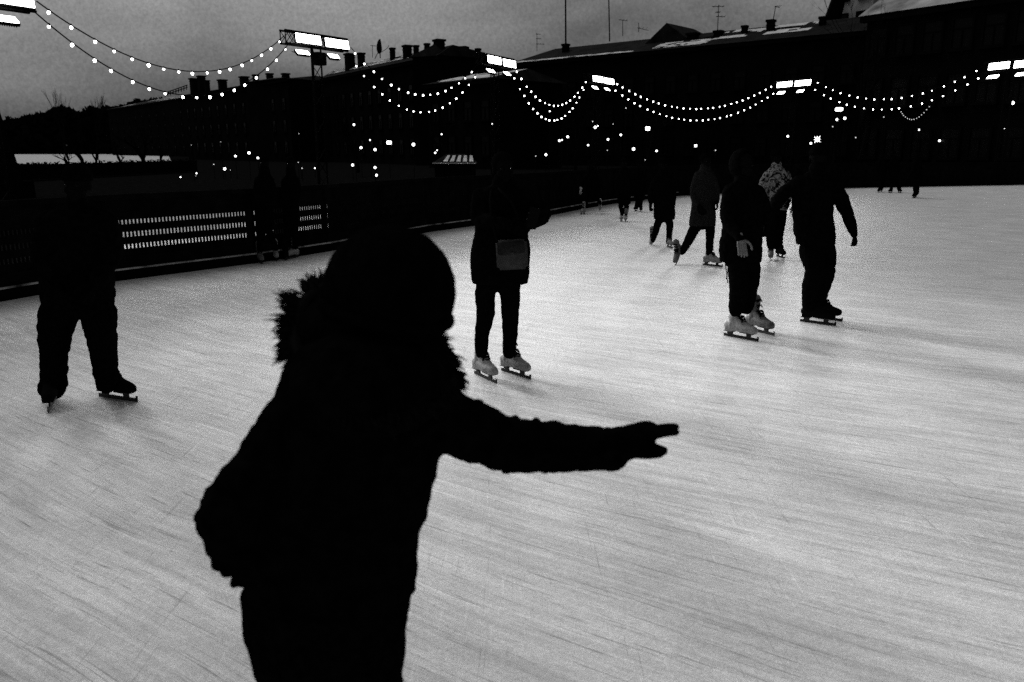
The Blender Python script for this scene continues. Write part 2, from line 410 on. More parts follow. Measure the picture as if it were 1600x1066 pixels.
# 8
person('skater in knee-length black coat mid-stride, left of the flecked grey coat', gd(1040, 386), (1036, 386),
  [(1038, 343, 16.5), (1038, 325, 17), (1037, 305, 16), (1036, 288, 16), (1036, 275, 13), (1036, 268, 5.5)],
  [[(1025, 281, 0, 6), (1018, 300, 0, 5.5), (1017, 315, -.05, 4.5)], [(1048, 281, 0, 6), (1052, 304, 0, 5), (1051, 322, -.05, 4)]],
  [[(1029, 347, 0, 6.3), (1024, 364, .05, 4.8), (1020, 376, .1, 3.8)], [(1046, 347, 0, 6.3), (1046, 362, 0, 5), (1045, 377, 0, 4.3)]],
  (1036, 257, 7.3), [((1021, 380), (1016, 385), 'whiteboot', .04, .5, .95), ((1042, 385), (1050, 388), 'whiteboot', 0, 0, .95)], hat='beanie', yaw=PI, glove='cloth', voxel=.014)
# 6
person('far skater in dark tights and white skates standing feet together near the barrier', gd(974, 346), (974, 346),
  [(975, 319, 10.5), (975, 300, 11), (975, 284, 11), (975, 272, 9), (975, 265, 4)],
  [[(967, 276, 0, 4), (963, 292, 0, 3.6), (966, 305, -.08, 3)], [(983, 276, 0, 4), (987, 292, 0, 3.6), (984, 305, -.08, 3)]],
  [[(970, 321, 0, 4), (971, 328, 0, 3.4), (972, 334, 0, 2.9)], [(979, 321, 0, 4), (979, 328, 0, 3.3), (978.5, 334, 0, 2.9)]],
  (975, 255, 5.4), [((974, 344), (968, 347.5), 'whiteboot', 0, 0, .95), ((979, 345), (976, 348), 'whiteboot', 0, 0, .95)], yaw=PI, voxel=.016, glove='cloth')
# 7
person('far skater in black with black skates, behind the knee-length coat', gd(999, 331), (999, 331),
  [(999, 313, 8.5), (999, 296, 9), (999, 281, 9.5), (999, 271, 8), (999, 265, 3.5)],
  [[(992, 275, 0, 3.4), (989, 289, 0, 3), (991, 300, -.06, 2.6)], [(1006, 275, 0, 3.4), (1009, 289, 0, 3), (1007, 300, -.06, 2.6)]],
  [[(996, 315, 0, 3.4), (996, 320, 0, 3.1), (995, 323, 0, 2.8)], [(1001, 315, 0, 3.4), (1001, 320, 0, 3), (1001, 324, 0, 2.8)]],
  (999, 257, 4.7), [((997, 329), (990, 331), 'blackboot'), ((1001, 330), (1001.5, 333), 'blackboot')], yaw=PI, voxel=.018, glove='cloth')
# 5
person('far skater with pale mitten and one white skate kicked up behind', gd(914, 334), (914, 334),
  [(924, 306, 8.5), (924, 292, 9), (924, 280, 9.5), (924, 271, 8), (924, 265, 3.5)],
  [[(916, 276, 0, 3.6), (909, 287, 0, 3.1), (908, 293, -.08, 2.7)], [(932, 276, 0, 3.6), (936, 290, 0, 3.1), (934, 300, -.06, 2.7)]],
  [[(921, 309, 0, 4), (915, 318, 0, 3.1), (912.5, 325, 0, 2.7)], [(927, 308, 0, 4), (935, 313, .2, 3), (938, 318, .3, 2.6)]],
  (923, 257, 4.7), [((914.5, 334), (907, 335.5), 'whiteboot'), ((940, 328), (936, 331), 'whiteboot', .16, 1.2, 1.0)], yaw=PI, voxel=.018,
  hands={0: dict(mat='whiteboot', curl=.2, s=1.2), 1: dict(mat='cloth')})
# 13: at the far edge
person('tiny far skater in black at the far edge of the ice, left of a pair', gd(1374, 301), (1374, 301),
  [(1378, 281, 5.5), (1378, 268, 6), (1378, 258, 6), (1378, 251, 5), (1378, 248, 2.4)],
  [[(1373, 255, 0, 2.2), (1371, 264, 0, 2), (1373, 272, 0, 1.7)], [(1383, 255, 0, 2.2), (1385, 264, 0, 2), (1383, 272, 0, 1.7)]],
  [[(1376, 283, 0, 2.6), (1376, 290, 0, 2.2), (1376, 295, 0, 1.9)], [(1380, 283, .1, 2.6), (1379, 290, .1, 2.2), (1378, 295, .1, 1.9)]],
  (1378, 242, 3.1), [((1377, 300), (1369, 301.5), 'blackboot'), ((1379, 299.3), (1375, 300.5), 'blackboot')], yaw=PI/2, voxel=.02, glove='cloth')
person('tiny far skater in black wide stance at the far edge of the ice', gd(1397, 301), (1397, 301),
  [(1397, 280, 6), (1397, 268, 6.3), (1397, 257, 6.5), (1397, 250, 5), (1397, 247, 2.4)],
  [[(1391, 254, 0, 2.3), (1389, 264, 0, 2), (1391, 272, 0, 1.7)], [(1403, 254, 0, 2.3), (1405, 264, 0, 2), (1403, 272, 0, 1.7)]],
  [[(1394, 282, 0, 2.8), (1393, 289, 0, 2.5), (1393, 296, 0, 2.2)], [(1401, 282, 0, 2.8), (1403, 289, 0, 2.4), (1404, 296, 0, 2.1)]],
  (1397, 241, 3.2), [((1396, 301), (1386, 302), 'blackboot', 0, 0, 1.1), ((1402, 301), (1409, 302), 'blackboot', 0, 0, 1.1)], yaw=PI, voxel=.02, glove='cloth')
person('far skater in black seen side on, alone near the far edge of the ice', gd(1430, 310), (1430, 310),
  [(1433, 283, 7), (1433, 269, 7.5), (1433, 257, 7.5), (1433, 250, 6), (1433, 246, 2.8)],
  [[(1429, 255, -.1, 2.6), (1426, 266, -.1, 2.3), (1421, 274, -.15, 2)], [(1437, 255, .1, 2.6), (1439, 266, .1, 2.3), (1436, 275, .1, 2)]],
  [[(1431, 286, 0, 4), (1430, 296, 0, 3.4), (1431, 302, 0, 3)], [(1433, 286, .12, 4), (1433, 296, .12, 3.3), (1433, 302, .12, 2.8)]],
  (1432, 239, 3.8), [((1434, 308.5), (1422, 310.5), 'blackboot', 0, 0, 1.15), ((1435, 307.5), (1425, 309), 'blackboot', 0, 0, 1.1)], yaw=PI/2, voxel=.02, glove='cloth')
person('far skater in black mostly hidden behind the man with his arm out', gd(1237, 332), (1237, 332),
  [(1246, 310, 9), (1246, 296, 9.5), (1246, 282, 9.5), (1246, 272, 8), (1246, 266, 3.5)],
  [[(1239, 276, 0, 3.4), (1240, 290, 0, 3), (1242, 300, -.06, 2.6)], [(1253, 276, 0, 3.4), (1255, 289, 0, 3), (1253, 300, -.06, 2.6)]],
  [[(1243, 312, 0, 3.6), (1242, 319, 0, 3.1), (1241, 325, 0, 2.8)], [(1249, 312, 0, 3.6), (1250, 319, 0, 3), (1250, 325, 0, 2.8)]],
  (1246, 257, 4.7), [((1243, 331), (1233, 332.5), 'greyboot'), ((1250, 331), (1252, 333.5), 'blackboot')], yaw=PI, voxel=.018, glove='cloth')
# 4: two people leaning on the boards
person('person in dark coat and pale skates leaning on the boards, nearer the camera of two', gd(414, 411), (414, 411),
  [(414, 358, 13), (413, 340, 13.5), (413, 320, 13.5), (413, 300, 14), (413, 283, 13), (413, 273, 10), (413, 266, 4.5)],
  [[(403, 281, 0, 5.5), (400, 300, 0, 5), (404, 317, -.1, 4.2)], [(423, 281, 0, 5.5), (427, 300, 0, 5), (423, 317, -.1, 4.2)]],
  [[(409, 360, 0, 6.4), (407, 374, 0, 5.4), (406, 391, 0, 4.4)], [(420, 360, 0, 6.4), (425, 374, 0, 5.2), (431, 388, 0, 4.3)]],
  (413, 255, 7.3), [((404, 409), (410, 413), 'greyboot'), ((430, 404), (433, 409), 'whiteboot')], yaw=PI, glove='cloth', group='people leaning on the boards', voxel=.014)
person('person in dark jacket with one pale skate turned sideways against the boards', gd(455, 404), (455, 404),
  [(455, 350, 12), (454, 335, 12.5), (454, 318, 12), (454, 300, 13), (454, 284, 12), (454, 274, 9), (454, 267, 4.5)],
  [[(445, 282, 0, 5.4), (443, 300, 0, 5), (447, 316, -.1, 4.2)], [(463, 282, 0, 5.4), (466, 300, 0, 5), (462, 316, -.1, 4.2)]],
  [[(451, 353, 0, 6.2), (448, 370, 0, 5.2), (447, 387, 0, 4.3)], [(460, 353, 0, 6.2), (461, 370, 0, 5), (462, 386, 0, 4.3)]],
  (454, 256, 7.2), [((446, 403), (448, 408), 'blackboot'), ((466, 402), (450, 405.5), 'whiteboot')], yaw=PI, glove='cloth', group='people leaning on the boards', voxel=.014)

# shoulder bag on the woman's hip: a thing of its own
d3 = gd(781, 590); bo = P(800, 398, d3, -.26); s3 = scale_at(bo)
bag = thing('shoulder_bag', 'grey leather flap bag hanging at the hip of the woman in white skates', 'bag', bo)
def rounded_slab(w, h, t, r=.02):
    b = bmesh.new(); box(b, (0, 0, 0), (w, t, h)); bmesh.ops.bevel(b, geom=b.edges[:], offset=r, segments=3, affect='EDGES'); return b
bw, bh = 49/s3, 46/s3
o = finish('pouch', rounded_slab(bw, bh, .085), M['bag'], bag, True); o.rotation_euler = (0, -.05, 0)
fl = rounded_slab(bw*.86, bh*.42, .012, .005); o = finish('flap', fl, M['flap'], bag, True); o.location = (-.008, -.048, bh*.26); o.rotation_euler = (.05, -.09, 0)
b = bmesh.new(); ellipsoid(b, (0, -.06, bh*.09), (.012, .006, .008), sub=2); finish('clasp', b, M['steel'], bag, True)
b = bmesh.new()
loc = [P(779, 384, d3, -.25), P(770, 350, d3, -.22), P(766, 318, d3, -.17), P(768, 296, d3, -.06), P(772, 288, d3, .05)]
tube(b, [p-bo for p in loc], [.009]*5, 6)
loc = [P(820, 384, d3, -.25), P(812, 350, d3, -.22), P(800, 318, d3, -.18), P(784, 300, d3, -.15), P(772, 288, d3, .05)]
tube(b, [p-bo for p in loc], [.009]*5, 6)
finish('strap', b, M['lace'], bag, True)
# phone in her raised hand
po = P(833, 341, d3, -.24); b = bmesh.new(); box(b, (0, 0, 0), (.075, .009, .15), Matrix.Rotation(.25, 3, 'Y')); bmesh.ops.bevel(b, geom=b.edges[:], offset=.003, segments=2, affect='EDGES')
o = finish('phone', b, M['blackmetal']); o.location = po; tag(o, 'dark phone held in the raised hand of the woman with the bag', 'phone')

# --------------------------------------------- foreground skater, from behind
def foreground():
    d = 1.33; org = P(515, 1060, d); org.z = 0
    root = thing('person', 'large dark skater seen from behind in fur-hooded jacket and round hat, arm held out', 'person', org)
    Q = lambda x, y, dd=0: P(x, y, d, dd)
    rr = lambda p, px: px/scale_at(p)
    def row(l, r, y, dep=.62, dd=0):
        p = Q((l+r)/2, y, dd); hw = rr(p, (r-l)/2); return (p, hw, hw*dep)
    torso = [row(384, 650, 922, .72), row(383, 651, 900, .72), row(388, 653, 850, .7), row(400, 667, 800, .68), row(418, 684, 740, .66), row(430, 696, 690, .64),
             row(434, 706, 640, .6), row(445, 700, 600, .56), row(475, 680, 565, .6), row(520, 650, 535, .8)]
    armR = [(660, 640, 0, 58), (705, 662, .03, 50), (748, 678, .06, 48), (792, 694, .09, 43), (850, 698, .12, 39.5), (905, 699, .15, 36.5), (952, 702, .18, 34)]
    armL = [(484, 615, 0, 50), (442, 680, -.02, 46), (392, 756, -.04, 49), (362, 812, -.05, 51), (386, 858, .03, 40), (408, 888, .1, 36)]
    def arm(bm, a, k):
        pts = [Q(x, y, dd) for x, y, dd, _ in a]; tube(bm, pts, [rr(p, q[3])*k for p, q in zip(pts, a)], 20)
    hipz = Q(515, 1000).z; hip = Q(513, 985)
    aL, aR = org+Vector((-.16, .05, 0)), org+Vector((.14, .02, 0))
    hipL, hipR = Q(470, 1000), Q(562, 1000)
    def legs(bm, k):
        for h, a in ((hipL, aL), (hipR, aR)):
            tube(bm, [h+Vector((0, 0, .06)), h-Vector((0, 0, .08)), (h*.5+a*.5)+Vector((0, .02, .06)), a+Vector((0, 0, .27))], [.08*k, .078*k, .064*k, .056*k], 18)
        loft(bm, [row(412, 628, 1080, .75), row(392, 633, 1010, .75), row(379, 640, 962, .75), row(380, 647, 915, .74)] if k == 1 else [row(420, 620, 1066, .6), row(400, 620, 930, .6)])
    # body
    hc = Q(606, 476); hs = rr(hc, 92)/.085*.84; yaw = -.62
    bm = bmesh.new(); loft(bm, [(p, a*.82, b*.82) for p, a, b in torso]); R = head_parts(bm, hc, yaw, hs)
    tube(bm, [Q(585, 580), Q(595, 530), hc], [.07, .06, .055], 14)
    arm(bm, armR, .7); arm(bm, armL, .7); legs(bm, .75)
    HAND = [([(948, 700, .18, 30), (975, 693, .195, 28.5), (996, 688, .205, 25), (1008, 684, .21, 18)]),
            ([(965, 682, .20, 14), (990, 672, .22, 11), (1010, 664.5, .23, 7.5), (1021, 666, .235, 6)]),          # thumb along the top
            ([(1000, 676, .215, 11), (1028, 671, .23, 8), (1046, 668, .24, 7.2), (1056, 667.5, .245, 6.2)]),      # index
            ([(1004, 682, .21, 11), (1032, 677, .22, 8), (1048, 675, .225, 7.2), (1056, 675.5, .23, 6.2)]),       # middle
            ([(1000, 697, .20, 13), (1018, 702, .20, 10), (1030, 704, .20, 9.5), (1036, 704.5, .20, 8)]),         # ring
            ([(992, 704, .19, 13), (1010, 708, .185, 10), (1024, 708.5, .182, 8.5), (1032, 708, .18, 7.5)])]      # little finger
    def hand_r(bm, k):
        for ch in HAND:
            pts = [Q(x, y, q) for x, y, q, _ in ch]; tube(bm, pts, [rr(p, c[3])*k for p, c in zip(pts, ch)], 12)
    wl = Q(408, 890, .1); handl = dict(w=wl, v=Vector((.25, .5, -.8)), n=Vector((-1, -.2, -.1)), side=1, curl=.5, s=1.0)
    hand_r(bm, .78); hand(bm, **handl)
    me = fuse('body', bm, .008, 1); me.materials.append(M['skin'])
    for q in me.vertices: q.co -= org
    link('body', me, root)
    for k in (-1, 1):
        b = bmesh.new(); ellipsoid(b, hc-org+R @ (Vector((.031*k, .070, -.005))*hs), [.0115*hs]*3, sub=2); finish('eye', b, M['glass'], root, True)
    # jacket
    bm = bmesh.new(); loft(bm, torso, 36); arm(bm, armR, 1.0); arm(bm, armL, 1.0)
    tube(bm, [Q(372, 880, -.03), Q(368, 912, -.02)], [.018, .011], 10)           # cuff of the bent arm
    for x, y, r in ((838, 661, 9), (805, 655, 8), (908, 733, 6), (790, 733, 9), (852, 735, 7), (958, 720, 16), (745, 632, 9), (642, 912, 9), (325, 784, 15), (334, 776, 18), (316, 826, 14), (318, 806, 14), (334, 856, 16), (346, 876, 15), (356, 894, 13)):   # folds and the cuff band
        p = Q(x, y, .1 if x > 760 else -.045 if x < 400 else .02); ellipsoid(bm, p, [rr(p, r)]*3, sub=2)
    ellipsoid(bm, Q(568, 600, -.08), (.135, .10, .09), sub=3)                    # hood lying on the back
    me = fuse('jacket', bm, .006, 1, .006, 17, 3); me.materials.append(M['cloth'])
    for q in me.vertices: q.co -= org
    link('jacket', me, root)
    bm = bmesh.new(); legs(bm, 1)
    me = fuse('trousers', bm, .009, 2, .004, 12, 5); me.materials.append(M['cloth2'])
    for q in me.vertices: q.co -= org
    link('trousers', me, root)
    # round knitted hat, its rim dipping to the right
    bm = bmesh.new(); c = Q(609, 455); r = rr(c, 103)
    tiltm = Matrix.Rotation(.20, 3, 'Y')
    ellipsoid(bm, c, (r, r*1.08, r*1.0), tiltm, 5)
    kill = [q for q in bm.verts if (tiltm.transposed() @ (q.co-c)).z < -.30*r]
    bmesh.ops.delete(bm, geom=kill, context='VERTS'); bmesh.ops.solidify(bm, geom=bm.faces[:], thickness=.01)
    for q in bm.verts: q.co += (q.co-c).normalized()*.002*mn.noise(q.co*60)
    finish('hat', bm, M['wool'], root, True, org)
    bm = bmesh.new(); ring = []
    for k in range(25):
        a = 2*PI*k/24; ring.append(c+tiltm @ Vector((math.cos(a)*r*.965, math.sin(a)*r*1.03, -.29*r)))
    tube(bm, ring, [.0105]*25, 10, round_ends=False)
    finish('hat_rim', bm, M['wool'], root, True, org)
    bm = bmesh.new()
    loft(bm, [row(440, 716, 622, .62, -.01), row(446, 716, 600, .68, -.01), row(449, 707, 562, .74, -.01), row(451, 690, 528, .78), row(460, 682, 497, .78), row(486, 678, 474, .75), row(520, 684, 455, .7)])
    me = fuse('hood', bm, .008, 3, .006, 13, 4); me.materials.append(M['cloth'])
    for q in me.vertices: q.co -= org
    link('hood', me, root)
    # scarf filling the collar
    bm = bmesh.new()
    loft(bm, [row(520, 672, 545, 1.0), row(516, 690, 520, 1.0), row(520, 693, 500, 1.0), row(525, 685, 480, 1.0)])
    me = fuse('scarf', bm, .007, 2, .004, 20, 9); me.materials.append(M['wool'])
    for q in me.vertices: q.co -= org
    link('scarf', me, root)
    # fur trim of the hood: tapered tufts round the ring
    rp = [(535, 452, .08), (500, 455, .05), (472, 480, .0), (463, 516, -.04), (464, 550, -.08), (505, 612, -.13), (575, 640, -.15), (650, 632, -.13), (702, 603, -.05),
          (694, 572, .02), (680, 545, .06), (668, 525, .09), (640, 500, .13), (570, 480, .13)]
    pts = [Q(x, y, q) for x, y, q in rp]; cc = sum(pts, Vector())/len(pts)
    bm = bmesh.new(); n = len(pts)
    def at(t):
        i = int(t) % n; f = t-int(t); p0, p1, p2, p3 = pts[i-1], pts[i], pts[(i+1) % n], pts[(i+2) % n]
        return .5*((2*p1)+(p2-p0)*f+(2*p0-5*p1+4*p2-p3)*f*f+(3*p1-p0-3*p2+p3)*f**3)
    core = [at(k*n/40) for k in range(41)]
    tube(bm, core, [.012]*41, 10, round_ends=False)
    for k in range(170):
        t0 = random.uniform(0, n); p = at(t0); out = (p-cc); out.normalize()
        clump = (out + Vector((random.gauss(0, .35), random.gauss(0, .4), random.gauss(0, .3)))).normalized()
        L = random.uniform(.016, .038) if p.x < cc.x and p.z > cc.z-.015 else random.uniform(.012, .030)
        if p.x > cc.x and p.z > cc.z+.005: L *= .5
        for j in range(random.randint(7, 12)):
            dv = (clump+Vector((random.gauss(0, .09), random.gauss(0, .09), random.gauss(0, .09)))).normalized()
            b0_ = p+Vector((random.gauss(0, .006), random.gauss(0, .006), random.gauss(0, .006)))+out*.008
            l = L*random.uniform(.7, 1.15); tipd = (dv+Vector((0, 0, -.25))).normalized()
            tube(bm, [b0_, b0_+dv*l*.55, b0_+dv*l*.55+tipd*l*.5], [.0030, .0021, .0004], 4, round_ends=False)
    finish('fur_trim', bm, M['fur'], root, False, org)
    # gloves
    bm = bmesh.new(); hand_r(bm, 1.0)
    me = fuse('glove', bm, .0035, 2); me.materials.append(M['cloth'])
    for q in me.vertices: q.co -= org
    link('glove', me, root)
    bm = bmesh.new(); hand(bm, **handl, thick=1.2)
    me = fuse('glove', bm, .0045, 2); me.materials.append(M['cloth'])
    for q in me.vertices: q.co -= org
    link('glove', me, root)
    for a in (aL, aR):
        if 'blackboot' not in BOOTS:
            bb = BOOT.copy(); bb.materials.append(M['blackboot']); BOOTS['blackboot'] = bb
        o = link('ice_skate', BOOTS['blackboot'], root); o.location = a-org+Vector((.02, .06, 0)); o.rotation_euler = (0, 0, PI/2-.3)
        link('blade', BLADE, o); link('laces', LACE, o)
foreground()

# ------------------------------------------------------------- ice and ground
EDGE_PX = [(-420, 548), (-200, 507), (0, 472), (180, 440), (400, 411.5), (515, 393), (670, 363), (735, 354), (860, 337), (910, 327), (960, 318.5), (1010, 312), (1060, 306.5), (1200, 299), (1325, 294), (1600, 289), (1900, 284)]
EDGE = [G(x, y) for x, y in EDGE_PX]
# smooth the boards' line a little
def ice_mat():
    m = bpy.data.materials.new('scratched_ice'); m.use_nodes = True; nt = m.node_tree; b = nt.nodes['Principled BSDF']; N = nt.nodes.new; L = nt.links.new
    b.inputs['Roughness'].default_value = .7; b.inputs['Specular IOR Level'].default_value = .05
    geo = N('ShaderNodeNewGeometry')
    def vec(op, a, bb=None):
        n = N('ShaderNodeVectorMath'); n.operation = op; L(a, n.inputs[0])
        if bb is not None: n.inputs[1].default_value = bb
        return n
    def math_(op, a, bb=None, c=None):
        n = N('ShaderNodeMath'); n.operation = op
        for i, q in enumerate((a, bb, c)):
            if q is None: continue
            if isinstance(q, (int, float)): n.inputs[i].default_value = q
            else: L(q, n.inputs[i])
        return n.outputs[0]
    # gentle warp so that the tracks are not perfect circles
    wn = N('ShaderNodeTexNoise'); wn.inputs['Scale'].default_value = .35; wn.inputs['Detail'].default_value = 2; L(geo.outputs['Position'], wn.inputs['Vector'])
    ws = vec('SUBTRACT', wn.outputs['Color'], (.5, .5, .5)); wm = vec('MULTIPLY', ws.outputs[0], (.28, .28, 0))
    add = N('ShaderNodeVectorMath'); add.operation = 'ADD'; L(geo.outputs['Position'], add.inputs[0]); L(wm.outputs[0], add.inputs[1])
    rel = vec('SUBTRACT', add.outputs[0], (30.0, 50.0, 0)); sep = N('ShaderNodeSeparateXYZ'); L(rel.outputs[0], sep.inputs[0])
    rlen = vec('LENGTH', rel.outputs[0]); r = rlen.outputs['Value']
    th = math_('ARCTAN2', sep.outputs[1], sep.outputs[0])
    def streak(rs, ts, detail=3, dist=0.0, off=0.0, rough=.55):
        cmb = N('ShaderNodeCombineXYZ'); L(math_('MULTIPLY', r, rs), cmb.inputs[0]); L(math_('MULTIPLY_ADD', th, ts, off), cmb.inputs[1]); cmb.inputs[2].default_value = off
        n = N('ShaderNodeTexNoise'); n.inputs['Scale'].default_value = 1; n.inputs['Detail'].default_value = detail; n.inputs['Distortion'].default_value = dist; n.inputs['Roughness'].default_value = rough
        L(cmb.outputs[0], n.inputs['Vector']); return n.outputs['Fac']
    def straight(ang, s1, s2, off):
        mp = N('ShaderNodeMapping'); mp.inputs['Rotation'].default_value = (0, 0, ang); mp.inputs['Scale'].default_value = (s1, s2, 1); mp.inputs['Location'].default_value = (off, off, 0)
        L(geo.outputs['Position'], mp.inputs['Vector'])
        n = N('ShaderNodeTexNoise'); n.inputs['Scale'].default_value = 1; n.inputs['Detail'].default_value = 2; n.inputs['Distortion'].default_value = .9
        L(mp.outputs[0], n.inputs['Vector']); return n.outputs['Fac']
    def rng(f, a, bb, c, d):
        n = N('ShaderNodeMapRange'); L(f, n.inputs['Value']); n.inputs['From Min'].default_value = a; n.inputs['From Max'].default_value = bb
        n.inputs['To Min'].default_value = c; n.inputs['To Max'].default_value = d; return n.outputs['Result']
    val = rng(streak(1.3, 25, 4), .3, .7, .90, 1.06)
    val = math_('MULTIPLY', val, rng(streak(6, 55, 4, .2, 3.1), .3, .7, .89, 1.08))
    val = math_('MULTIPLY', val, rng(streak(32, 75, 4, .3, 7.7), .3, .72, .80, 1.13))
    val = math_('MULTIPLY', val, rng(streak(85, 130, 3, .5, 1.7), .60, .72, 1.0, .52))    # dark cuts
    val = math_('MULTIPLY', val, rng(streak(150, 170, 3, .6, 11.7), .60, .70, 1.0, .60))
    val = math_('MULTIPLY', val, rng(streak(26, 26, 2, .4, 5.2), .66, .76, 1.0, 1.2))     # snowy scrapes
    for a, o_ in ((.5, 3.0), (1.9, 9.0), (2.6, 14.0), (1.2, 21.0)):
        val = math_('MULTIPLY', val, rng(straight(a, 60, 1.6, o_), .69, .75, 1.0, .74))
        val = math_('MULTIPLY', val, rng(straight(a+.3, 40, 1.3, o_+4), .70, .77, 1.0, 1.2))
    for sc, amt in ((2.2, .07), (16, .07), (48, .13), (130, .20), (330, .24)):                # frost grain
        n = N('ShaderNodeTexNoise'); n.inputs['Scale'].default_value = sc; n.inputs['Detail'].default_value = 3; n.inputs['Roughness'].default_value = .7; L(geo.outputs['Position'], n.inputs['Vector'])
        val = math_('MULTIPLY', val, rng(n.outputs['Fac'], .3, .7, 1-amt, 1+amt))
    col = math_('MULTIPLY', val, .66); col = math_('MINIMUM', col, .92)
    cmb = N('ShaderNodeCombineColor'); [L(col, cmb.inputs[i]) for i in range(3)]
    L(cmb.outputs[0], b.inputs['Base Color'])
    bp = N('ShaderNodeBump'); bp.inputs['Strength'].default_value = .25; bp.inputs['Distance'].default_value = .004
    L(val, bp.inputs['Height']); L(bp.outputs['Normal'], b.inputs['Normal'])
    return m
bm = bmesh.new()
poly = [Vector((p.x, p.y, 0)) for p in EDGE] + [Vector((60, 40, 0)), Vector((60, -20, 0)), Vector((-16, -20, 0))]
bm.faces.new([bm.verts.new(p) for p in poly]); bmesh.ops.triangulate(bm, faces=bm.faces[:])
tag(finish('ice', bm, ice_mat()), kind='structure')
bm = bmesh.new(); box(bm, (0, 400, -.30), (3000, 3000, .5)); tag(finish('ground', bm, M['asphalt']), kind='structure')
# snow field far beyond the embankment on the left
bm = bmesh.new()
q = [G(-200, 259), G(270, 257.5), G(262, 240.5), G(-260, 240.5)]
bm.faces.new([bm.verts.new(Vector((p.x, p.y, -.04))) for p in q]); tag(finish('snow_field', bm, M['dirtysnow']), kind='structure')

# ------------------------------------------------------------ rink boards
def boards(name, label, pts, slatted, ledge):
    root = thing(name, label, 'barrier', (pts[0].x, pts[0].y, -.05)); org = Vector((pts[0].x, pts[0].y, -.05))
    up = Vector((0, 0, 1)); kick = bmesh.new(); led = bmesh.new(); rail = bmesh.new(); post = []
    for a, b in zip(pts, pts[1:]):
        a = Vector((a.x, a.y, 0)); b = Vector((b.x, b.y, 0)); d = (b-a).normalized(); nrm = Vector((-d.y, d.x, 0)); L = (b-a).length
        off = nrm*.06
        beam(kick, a+off+up*.14, b+off+up*.14, .06, .34)
        if ledge:
            beam(led, a+off*.3+up*.148, b+off*.3+up*.148, .045, .02)
        beam(rail, a+off+up*1.10, b+off+up*1.10, .09, .07)
        n = max(1, round(L/1.9))
        for k in range(n):
            p0 = a+(b-a)*(k/n); p1 = a+(b-a)*((k+1)/n)
            pb = bmesh.new(); beam(pb, p0+off+up*-.04, p0+off+up*1.06, .07, .07); post.append(pb)
            sb = bmesh.new(); e0 = p0+d*.05; e1 = p1-d*.05; so = nrm*.07
            if slatted:
                for z0, z1 in ((.31, .405), (.47, .565), (.635, .735), (.795, 1.06)):
                    beam(sb, e0+so+up*(z0+z1)/2, e1+so+up*(z0+z1)/2, .03, z1-z0)
                m_ = int((e1-e0).length/.052)
                for j in range(m_+1):
                    c = e0+(e1-e0)*(j/m_); beam(sb, c+so+nrm*.026+up*.35, c+so+nrm*.026+up*.90, .022, .02, nrm)
                    # slat: 30 mm of every 52 mm
                finish('slat_panel', sb, M['board'], root, False, org)
            else:
                beam(sb, e0+so+up*.68, e1+so+up*.68, .03, .76); finish('board_panel', sb, M['board'], root, False, org)
    finish('kickboard', kick, M['board'], root, False, org); finish('top_rail', rail, M['board'], root, False, org)
    if ledge: finish('kick_ledge', led, M['ledge'], root, False, org)
    for pb in post: finish('post', pb, M['board'], root, False, org)
boards('rink_barrier', 'black slatted rink boards with a scuffed white kick ledge along the left side', EDGE[0:8], True, True)
boards('rink_barrier', 'black solid rink boards curving round behind the far skaters', EDGE[7:13], False, True)
boards('rink_barrier', 'straight black rink boards across the far end of the ice', EDGE[12:], False, False)
# snow-covered strip behind the slatted boards
bm = bmesh.new(); c0 = Vector((0, 0, 0))
for x0, x1, steps in ((172, 376, 6), (376, 432, 2), (455, 515, 3)):
    def edge_at(x):
        for (xa, ya), (xb, yb) in zip(EDGE_PX, EDGE_PX[1:]):
            if xa <= x <= xb: return G(x, ya+(yb-ya)*(x-xa)/(xb-xa))
    prev = None
    for k in range(steps+1):
        e = edge_at(x0+(x1-x0)*k/steps); cur = [bm.verts.new((e.x*f, e.y*f, -.04)) for f in (1.03, 1.5, 2.1)]
        if prev:
            for j in range(2): bm.faces.new((prev[j], cur[j], cur[j+1], prev[j+1]))
        prev = cur
tag(finish('snow_strip', bm, M['dirtysnow']), kind='structure')

